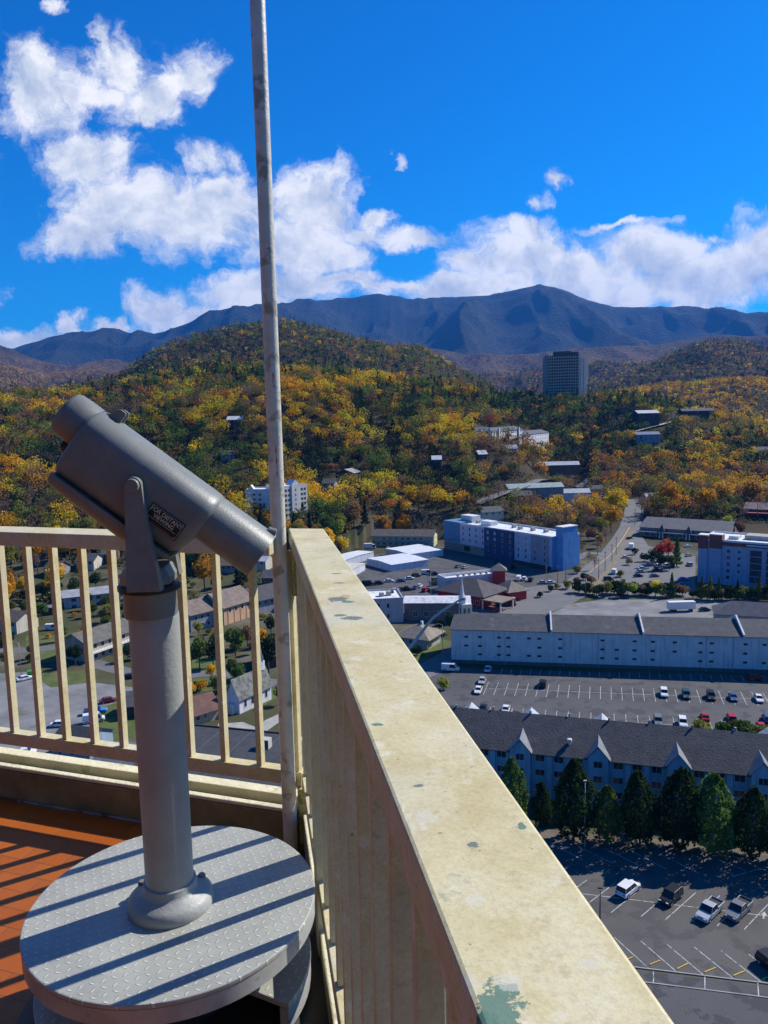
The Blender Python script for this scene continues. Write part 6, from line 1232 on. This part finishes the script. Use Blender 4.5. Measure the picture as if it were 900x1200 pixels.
for px, py, kd, c, hd, lab in (
  (431, 686, 'van', 'black', .1, 'black van nearest the wide railing in the hotel lot'), (444, 685, 'suv', 'black', .4, 'black car beside the black van in the hotel lot'), (456, 682, 'car', 'white', .1, 'white sedan behind the black cars in the hotel lot'), (470, 682, 'car', 'blue', .2, 'blue sedan left of a white one in the hotel lot'), (480, 679, 'car', 'white', .1, 'white sedan between the blue sedan and a dark car'), (488, 676, 'suv', 'black', .6, 'dark tall car left of the white van in the hotel lot'), (500, 673, 'van', 'white', .1, 'white van in the hotel lot'), (509, 674, 'suv', 'black', .3, 'black car right of the white van'),
  (463, 693, 'car', 'silver', .05, 'silver sedan right behind the white shop block'), (476, 692, 'pickup', 'black', .05, 'black pickup right behind the white shop block'), (487, 690, 'car', 'blue', 1.2, 'blue car between the black pickup and a white one'), (492, 688, 'car', 'white', 1.2, 'white hatchback left of the red car in the hotel lot'), (499, 693, 'suv', 'red', 1.0, 'bright red car behind the church hall roof'), (509.5, 686, 'suv', 'black', .5, 'black car near the light pole in the hotel lot'), (511, 681, 'suv', 'grey', .5, 'grey car near the light pole in the hotel lot'), (524, 679, 'suv', 'black', .9, 'black car behind the white-roofed kitchen, left one'), (535, 676, 'suv', 'black', .9, 'black car behind the white-roofed kitchen, right one'),
  (537, 665, 'car', 'grey', .9, 'grey car in the hotel shadow, left of three'), (545, 666, 'car', 'silver', .9, 'silver car in the hotel shadow, middle of three'), (565, 672, 'car', 'silver', .9, 'silver car in the hotel shadow, near the restaurant'), (571, 673, 'car', 'white', .9, 'white car in the hotel shadow, near the restaurant'), (608, 680, 'van', 'white', 1.2, 'white van behind the small red pavilion'), (614.5, 680, 'suv', 'white', 1.2, 'white car next to the van behind the small red pavilion'), (622, 681, 'suv', 'black', 1.2, 'black car behind the small red pavilion'), (636, 684, 'car', 'silver', .1, 'silver car, left of two near the foot of the blue hotel'), (645, 684, 'car', 'white', .1, 'white car, right of two near the foot of the blue hotel'),
  (595, 709, 'bus', 'maroon', -.35, 'maroon minibus with a white roof by the red restaurant'), (583, 716, 'car', 'red', -.1, 'bright red car in front of the restaurant porch'), (433, 643, 'truck', 'white', .1, 'white box truck near the left end of the green motel'), (455, 644, 'car', 'white', 1.5, 'white car before the green motel, left of centre'), (463, 645, 'car', 'black', .1, 'black car before the middle of the green motel'), (479, 644, 'car', 'silver', 1.5, 'silver car before the green motel, right of centre'), (487, 646, 'suv', 'grey', .1, 'grey car before the yellow end of the green motel'), (494, 646, 'van', 'white', .1, 'white van before the yellow end of the green motel'),
  (738, 632, 'car', 'black', .3, 'black car at the far end of the tree-lined lot'), (740, 643, 'truck', 'white', 1.2, 'white box truck by the valley road'), (733, 654, 'car', 'white', .0, 'white sedan left of the valley lot lane'), (720, 672, 'van', 'white', 1.1, 'white van parked near the road edge of the tree-lined lot'), (713, 680, 'suv', 'black', .4, 'black car below the white van near the road'), (753, 667, 'car', 'white', .1, 'white car, rearmost of three in the tree-lined lot'), (751, 671, 'car', 'silver', .1, 'silver car, middle of three in the tree-lined lot'), (748, 676, 'car', 'black', .1, 'black car, front one of three in the tree-lined lot'), (767, 676, 'car', 'grey', .1, 'grey car right of the row of three'), (770, 669.5, 'car', 'black', .1, 'black car behind the grey one in the tree-lined lot'), (771, 664.5, 'suv', 'white', 1.5, 'white car facing the dark tree clump'), (780, 664, 'suv', 'white', 1.5, 'white car, second facing the tree clump'), (787, 664.5, 'suv', 'black', 1.5, 'black car, third facing the tree clump'),
  (806, 641, 'car', 'white', .5, 'white car beside the balcony hotel, farthest of three'), (807, 652, 'car', 'silver', .5, 'silver car beside the balcony hotel, middle of three'), (808, 663, 'suv', 'silver', 1.5, 'silver car beside the balcony hotel, nearest of three'), (801, 680, 'car', 'bright blue', .1, 'bright blue car at the corner of the balcony hotel'), (793, 685, 'car', 'blue', .1, 'dark blue car in front of the bright blue one'), (873, 697, 'car', 'white', .1, 'white car between the conifers before the balcony hotel'), (888, 702, 'suv', 'white', .1, 'white car left of a red one by the annex'), (897, 702, 'car', 'red', .1, 'red car at the right edge by the annex'),
  (826, 716, 'car', 'black', .1, 'black car right of the white trailer on the gravel yard'), (667, 727, 'car', 'grey', .4, 'dark grey car on the drive behind the long building'),
  (29, 797, 'car', 'white', .75, 'white car by the green bin on the gravel lot'), (62, 738, 'van', 'white', .1, 'white van on the village street at the left'), (152, 795, 'car', 'black', .3, 'black car left of the viewer post'), (110, 846, 'van', 'white', .4, 'white van at the edge of the gravel lot beside a blue pickup'), (112, 836, 'pickup', 'bright blue', .3, 'bright blue pickup on the lawn edge'), (127, 823, 'car', 'maroon', .5, 'dark maroon car on the lawn edge'), (30, 884, 'car', 'white', .2, 'white car at the bottom of the gravel lot'), (70, 851, 'car', 'white', .1, 'small white car left of the white van')):
    park(px, py, kd, c, hd, lab)
# trailer
q = W(798, 716); tr = empty('box_trailer', (q.x, q.y, 0), .02, 'long white box trailer on the gravel yard behind the long building', 'trailer')
MB().box(-5, 5, -1.25, 1.25, .95, 3.7).build('cargo_box', pbr('box_white', (.72, .72, .70), .5, var=.05), tr, bevel=.03); MB().box(-4.8, 4.8, -.5, .5, .7, .94).build('chassis', M_tyre, tr)
for x in (-3.6, -2.5, 3.6):
    for s_ in (-1, 1): MB().tube([(x, s_*1.0-.12, .5), (x, s_*1.0+.12, .5)], .48, 16).build('wheel', M_tyre, tr)
q = W(39, 792); db = empty('waste_bin', (q.x, q.y, 0), .3, 'bright green waste skip beside the white car on the gravel lot', 'bin'); MB().loft([[(-1.2, -.8, .2), (1.2, -.8, .2), (1.2, .8, .2), (-1.2, .8, .2)], [(-1.5, -1, 1.6), (1.5, -1, 1.6), (1.5, 1, 1.6), (-1.5, 1, 1.6)]]).build('bin_body', pbr('bright_green_paint', (.03, .42, .06), .5), db); MB().box(-1.5, 1.5, -1, 1, 1.61, 1.72).build('lid', pbr('bin_lid', (.05, .25, .08), .5), db)
# ================================================================= LAMPS AND POLES
M_pl = pbr('galvanised_pole', (.34, .34, .33), .5, metal=.3); M_wp = pbr('wooden_pole', (.12, .09, .065), .9)
def lamp(px, py, h, label, arm=2.0, d=1, mat=None):
    q = W(px, py); r_ = empty('street_lamp', (q.x, q.y, q.z), 0, label, 'street lamp'); m_ = mat or M_pl
    MB().tube([(0, 0, -.2), (0, 0, h*.6), (0, 0, h)], [.11, .085, .065], 8).build('pole', m_, r_, smooth=True)
    if arm: MB().tube([(0, 0, h-.1), (d*arm*.3, 0, h+.35), (d*arm*.7, 0, h+.5), (d*arm, 0, h+.45)], .05, 6).build('arm', m_, r_, smooth=True)
    MB().loft([[(d*arm-.35, -.14, h+.33), (d*arm+.35, -.14, h+.33), (d*arm+.35, .14, h+.33), (d*arm-.35, .14, h+.33)], [(d*arm-.25, -.1, h+.50), (d*arm+.25, -.1, h+.50), (d*arm+.25, .1, h+.50), (d*arm-.25, .1, h+.50)]]).build('lamp_head', m_, r_)
lamp(519, 776, 11.5, 'street lamp with a curved arm at the corner of the long building', 1.6, -1); lamp(685, 992, 11.5, 'slim lamp post in front of the evergreen row', 0, 1, M_white)
lamp(703, 1077, 4.5, 'short black lamp post beside the lower lot stalls', .0, 1, M_trimdark); lamp(505, 700, 10, 'white light pole standing in the hotel parking lot', .5, 1, M_white); lamp(25, 792, 10, 'lamp post with a curved arm by the gravel lot', 1.8, -1); lamp(640, 684, 8, 'lamp post at the foot of the blue hotel', .4); lamp(757, 985, 6.0, 'low lamp in the dark under the evergreens', .3, 1, M_white)
def upole(px, py, h, label):
    q = W(px, py); r_ = empty('utility_pole', (q.x, q.y, q.z), .6, label, 'utility pole', 'utility poles along the valley road'); MB().tube([(0, 0, -.3), (0, 0, h)], [.16, .11], 8).build('pole', M_wp, r_, smooth=True); MB().box(-1.1, 1.1, -.06, .06, h-.9, h-.75).build('crossarm', M_wp, r_)
    for x in (-.9, 0, .9): MB().tube([(x, 0, h-.749), (x, 0, h-.55)], .05, 6).build('insulator', M_white, r_)
    return (q.x, q.y, q.z+h-.6)
ups = [upole(*a) for a in ((686, 701, 10, 'wooden utility pole closest to the hedge along the valley road'), (701.5, 679, 9.5, 'wooden utility pole by the valley road, second from the hedge'), (709, 669, 9.5, 'wooden utility pole by the valley road, third from the hedge'), (717, 658, 9, 'wooden utility pole by the valley road, fourth from the hedge'), (722, 650, 9.5, 'wooden utility pole by the valley road, fifth from the hedge'), (744, 616, 11, 'tall utility pole where the valley road meets the wood'))]
upole(653.5, 683, 8, 'utility pole left of the foot of the blue stair tower'); upole(663, 682, 8, 'utility pole right at the foot of the blue stair tower')
# pale curved boom
def onray(px, py, Y): d = ray(px, py); k = Y/d[1]; return Vector((d[0]*k, Y, CZ+d[2]*k))
pts = [onray(*p) for p in ((476, 766, 222), (479, 760, 222), (492, 744, 222), (503, 729, 222), (510, 722, 222), (523, 713, 222), (537, 704, 222), (543, 702, 222))]
bo = empty('curved_boom', (pts[0].x, pts[0].y, 0), 0, 'pale curved metal boom rising over the cottage lawn towards the church spire', 'boom'); MB().tube([p-bo.location for p in pts], [.5, .5, .45, .42, .38, .34, .3, .3], 10).build('boom_arm', pbr('pale_boom_metal', (.42, .42, .38), .5), bo, smooth=True)
MB().tube([Vector((pts[0].x-.5, pts[0].y, -.2))-bo.location, pts[0]-bo.location], [.8, .6], 10).build('boom_foot', M_conc, bo, smooth=True)
MB().lathe([(.2, -.4), (.8, -.2), (.7, .5), (.1, .7)], 12).build('boom_head', M_pl, bo).location = pts[-1]-bo.location
# dirt island under the evergreens
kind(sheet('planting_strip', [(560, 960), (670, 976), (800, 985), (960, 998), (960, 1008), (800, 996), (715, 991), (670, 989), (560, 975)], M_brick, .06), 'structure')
# white sign in front of the evergreens
q = W(733, 984); sg = empty('sign_board', (q.x, q.y, 0), .2, 'small pale sign board standing in the shade under the evergreens', 'sign'); MB().box(-.06, .06, -.06, .06, -.2, 1.0).build('post', M_wp, sg); MB().box(-.9, .9, -.05, .05, 1.01, 3.2).build('board', M_white, sg)
# ================================================================= light
sun = bpy.data.lights.new('sun', 'SUN'); sun.energy = 5.0; sun.angle = R(.53); sun.color = (1.0, .955, .88)
so = bpy.data.objects.new('sun', sun); COL.objects.link(so)
sd = Vector((math.cos(SUN_EL)*math.sin(SUN_AZ), math.cos(SUN_EL)*math.cos(SUN_AZ), math.sin(SUN_EL)))
so.rotation_euler = (-sd).to_track_quat('-Z', 'Y').to_euler(); so.location = sd*300
w = bpy.data.worlds.new('World'); scene.world = w; w.use_nodes = True
t = NT(w.node_tree); bg = w.node_tree.nodes['Background']
sky = t.add('ShaderNodeTexSky', sky_type='NISHITA', sun_disc=False, sun_elevation=SUN_EL, sun_rotation=SUN_AZ)
sky.altitude = 500; sky.air_density = 1.0; sky.dust_density = .3; sky.ozone_density = 1.5
hs = t.add('ShaderNodeHueSaturation'); hs.inputs['Saturation'].default_value = 1.32; hs.inputs['Value'].default_value = .95; t.link(sky.outputs[0], hs.inputs['Color'])
skc = t.mix(1.0, hs.outputs[0], (.04, .86, 1.50), "MULTIPLY")
tc = t.add('ShaderNodeTexCoord'); sx = t.add('ShaderNodeSeparateXYZ'); t.link(tc.outputs['Generated'], sx.inputs[0])
yy = t.math('MAXIMUM', sx.outputs[1], .05)
cx = t.add('ShaderNodeCombineXYZ'); t.link(t.math('DIVIDE', sx.outputs[0], yy), cx.inputs[0]); t.link(t.math('DIVIDE', sx.outputs[2], yy), cx.inputs[1])
uv0 = cx.outputs[0]
wn = t.noise(uv0, 7, 6, .62); wv = t.add('ShaderNodeVectorMath', operation='SUBTRACT'); t.link(wn.outputs['Color'], wv.inputs[0]); wv.inputs[1].default_value = (.5, .5, .5)
ws = t.add('ShaderNodeVectorMath', operation='MULTIPLY_ADD'); t.link(wv.outputs[0], ws.inputs[0]); ws.inputs[1].default_value = (.16, .10, 0); t.link(uv0, ws.inputs[2])
uv = ws.outputs[0]
BL = [(45,108,48,42,1),(140,72,40,32,1),(180,105,50,32,1),(222,82,42,28,1),(115,40,16,22,.7),(60,8,16,8,.6),(100,185,50,30,1),(150,240,85,42,1),(215,255,80,45,1),(105,280,58,26,1),(262,228,45,34,1),
 (370,248,46,44,1),(340,292,75,34,1),(405,300,32,20,1),(295,343,62,17,1),(487,276,38,14,.8),(448,256,24,10,.8),(345,340,70,20,1),(185,368,44,24,1),(75,380,15,12,.8),(15,392,42,12,.9),(128,386,24,9,.8),(235,372,50,18,.9),
 (607,268,36,18,1),(610,308,82,36,1),(685,320,90,38,1),(560,338,85,16,.9),(760,302,65,30,1),(800,335,95,32,1),(868,318,60,45,1),(905,285,30,16,.9),(742,264,48,7,.7),(463,190,14,14,.45),(655,208,20,14,.55),(622,230,30,16,.45),(829,279,15,10,.8),(300,362,60,14,.9),(400,332,60,14,.9),(480,338,50,10,.8),(30,396,70,12,1),(230,385,90,14,.9),(560,345,110,16,1),(700,350,120,20,1),(100,100,60,20,.8),(95,165,50,18,.9),(530,330,40,14,.8),(440,340,50,12,.8),(240,180,60,22,.6),(420,270,60,22,.7),(540,300,40,20,.6),(1050,300,110,50,1),(1250,340,160,40,1),(-180,330,140,40,1),(-120,180,80,50,1)]
cur = None
for px, py, rx, ry, s in BL:
    d = ray(px, py); u0, v0 = d[0]/d[1], d[2]/d[1]; k = 1.0/F
    a = 1/(rx*k*1.06); b_ = 1/(ry*k*1.08)
    ma = t.add('ShaderNodeVectorMath', operation='MULTIPLY_ADD'); t.link(uv, ma.inputs[0]); ma.inputs[1].default_value = (a, b_, 0); ma.inputs[2].default_value = (-u0*a, -v0*b_, 0)
    ln = t.add('ShaderNodeVectorMath', operation='LENGTH'); t.link(ma.outputs[0], ln.inputs[0])
    val = ln.outputs['Value'] if s == 1 else t.math('ADD', ln.outputs['Value'], (1-s)*.8)
    cur = val if cur is None else t.math('SMOOTH_MIN', cur, val, .25)
n1 = t.noise(ws.outputs[0], 13, 12, .68); n2 = t.noise(uv, 6, 5, .6)
off = t.add('ShaderNodeVectorMath', operation='ADD'); t.link(uv0, off.inputs[0]); off.inputs[1].default_value = (.018, .022, 0)
n1b = t.noise(off.outputs[0], 13, 6, .55)
dens = t.math('SUBTRACT', t.math('ADD', t.math('SUBTRACT', 1.16, cur), t.math('MULTIPLY', t.math('SUBTRACT', n1.outputs[0], .5), 2.2)), t.math('MULTIPLY', t.math('SUBTRACT', n2.outputs[0], .5), .9))
mr = t.add('ShaderNodeMapRange', interpolation_type='SMOOTHSTEP'); t.link(dens, mr.inputs[0]); mr.inputs[1].default_value = -.10; mr.inputs[2].default_value = .70
mask = t.math('MULTIPLY', mr.outputs[0], .97)
shade = t.math('ADD', t.math('MULTIPLY', t.math('SUBTRACT', n1.outputs[0], n1b.outputs[0]), 2.6), t.math('SUBTRACT', .80, t.math('MULTIPLY', dens, .30)), clamp=True)
cc = t.ramp(shade, [(.10, (5.0, 5.8, 7.2)), (.5, (7.6, 8.0, 8.6)), (.85, (10.5, 10.4, 10.2))])
front = t.math('GREATER_THAN', sx.outputs[1], .06)
fin = t.mix(t.math('MULTIPLY', mask, front), skc, cc); t.link(fin, bg.inputs['Color']); bg.inputs['Strength'].default_value = .085
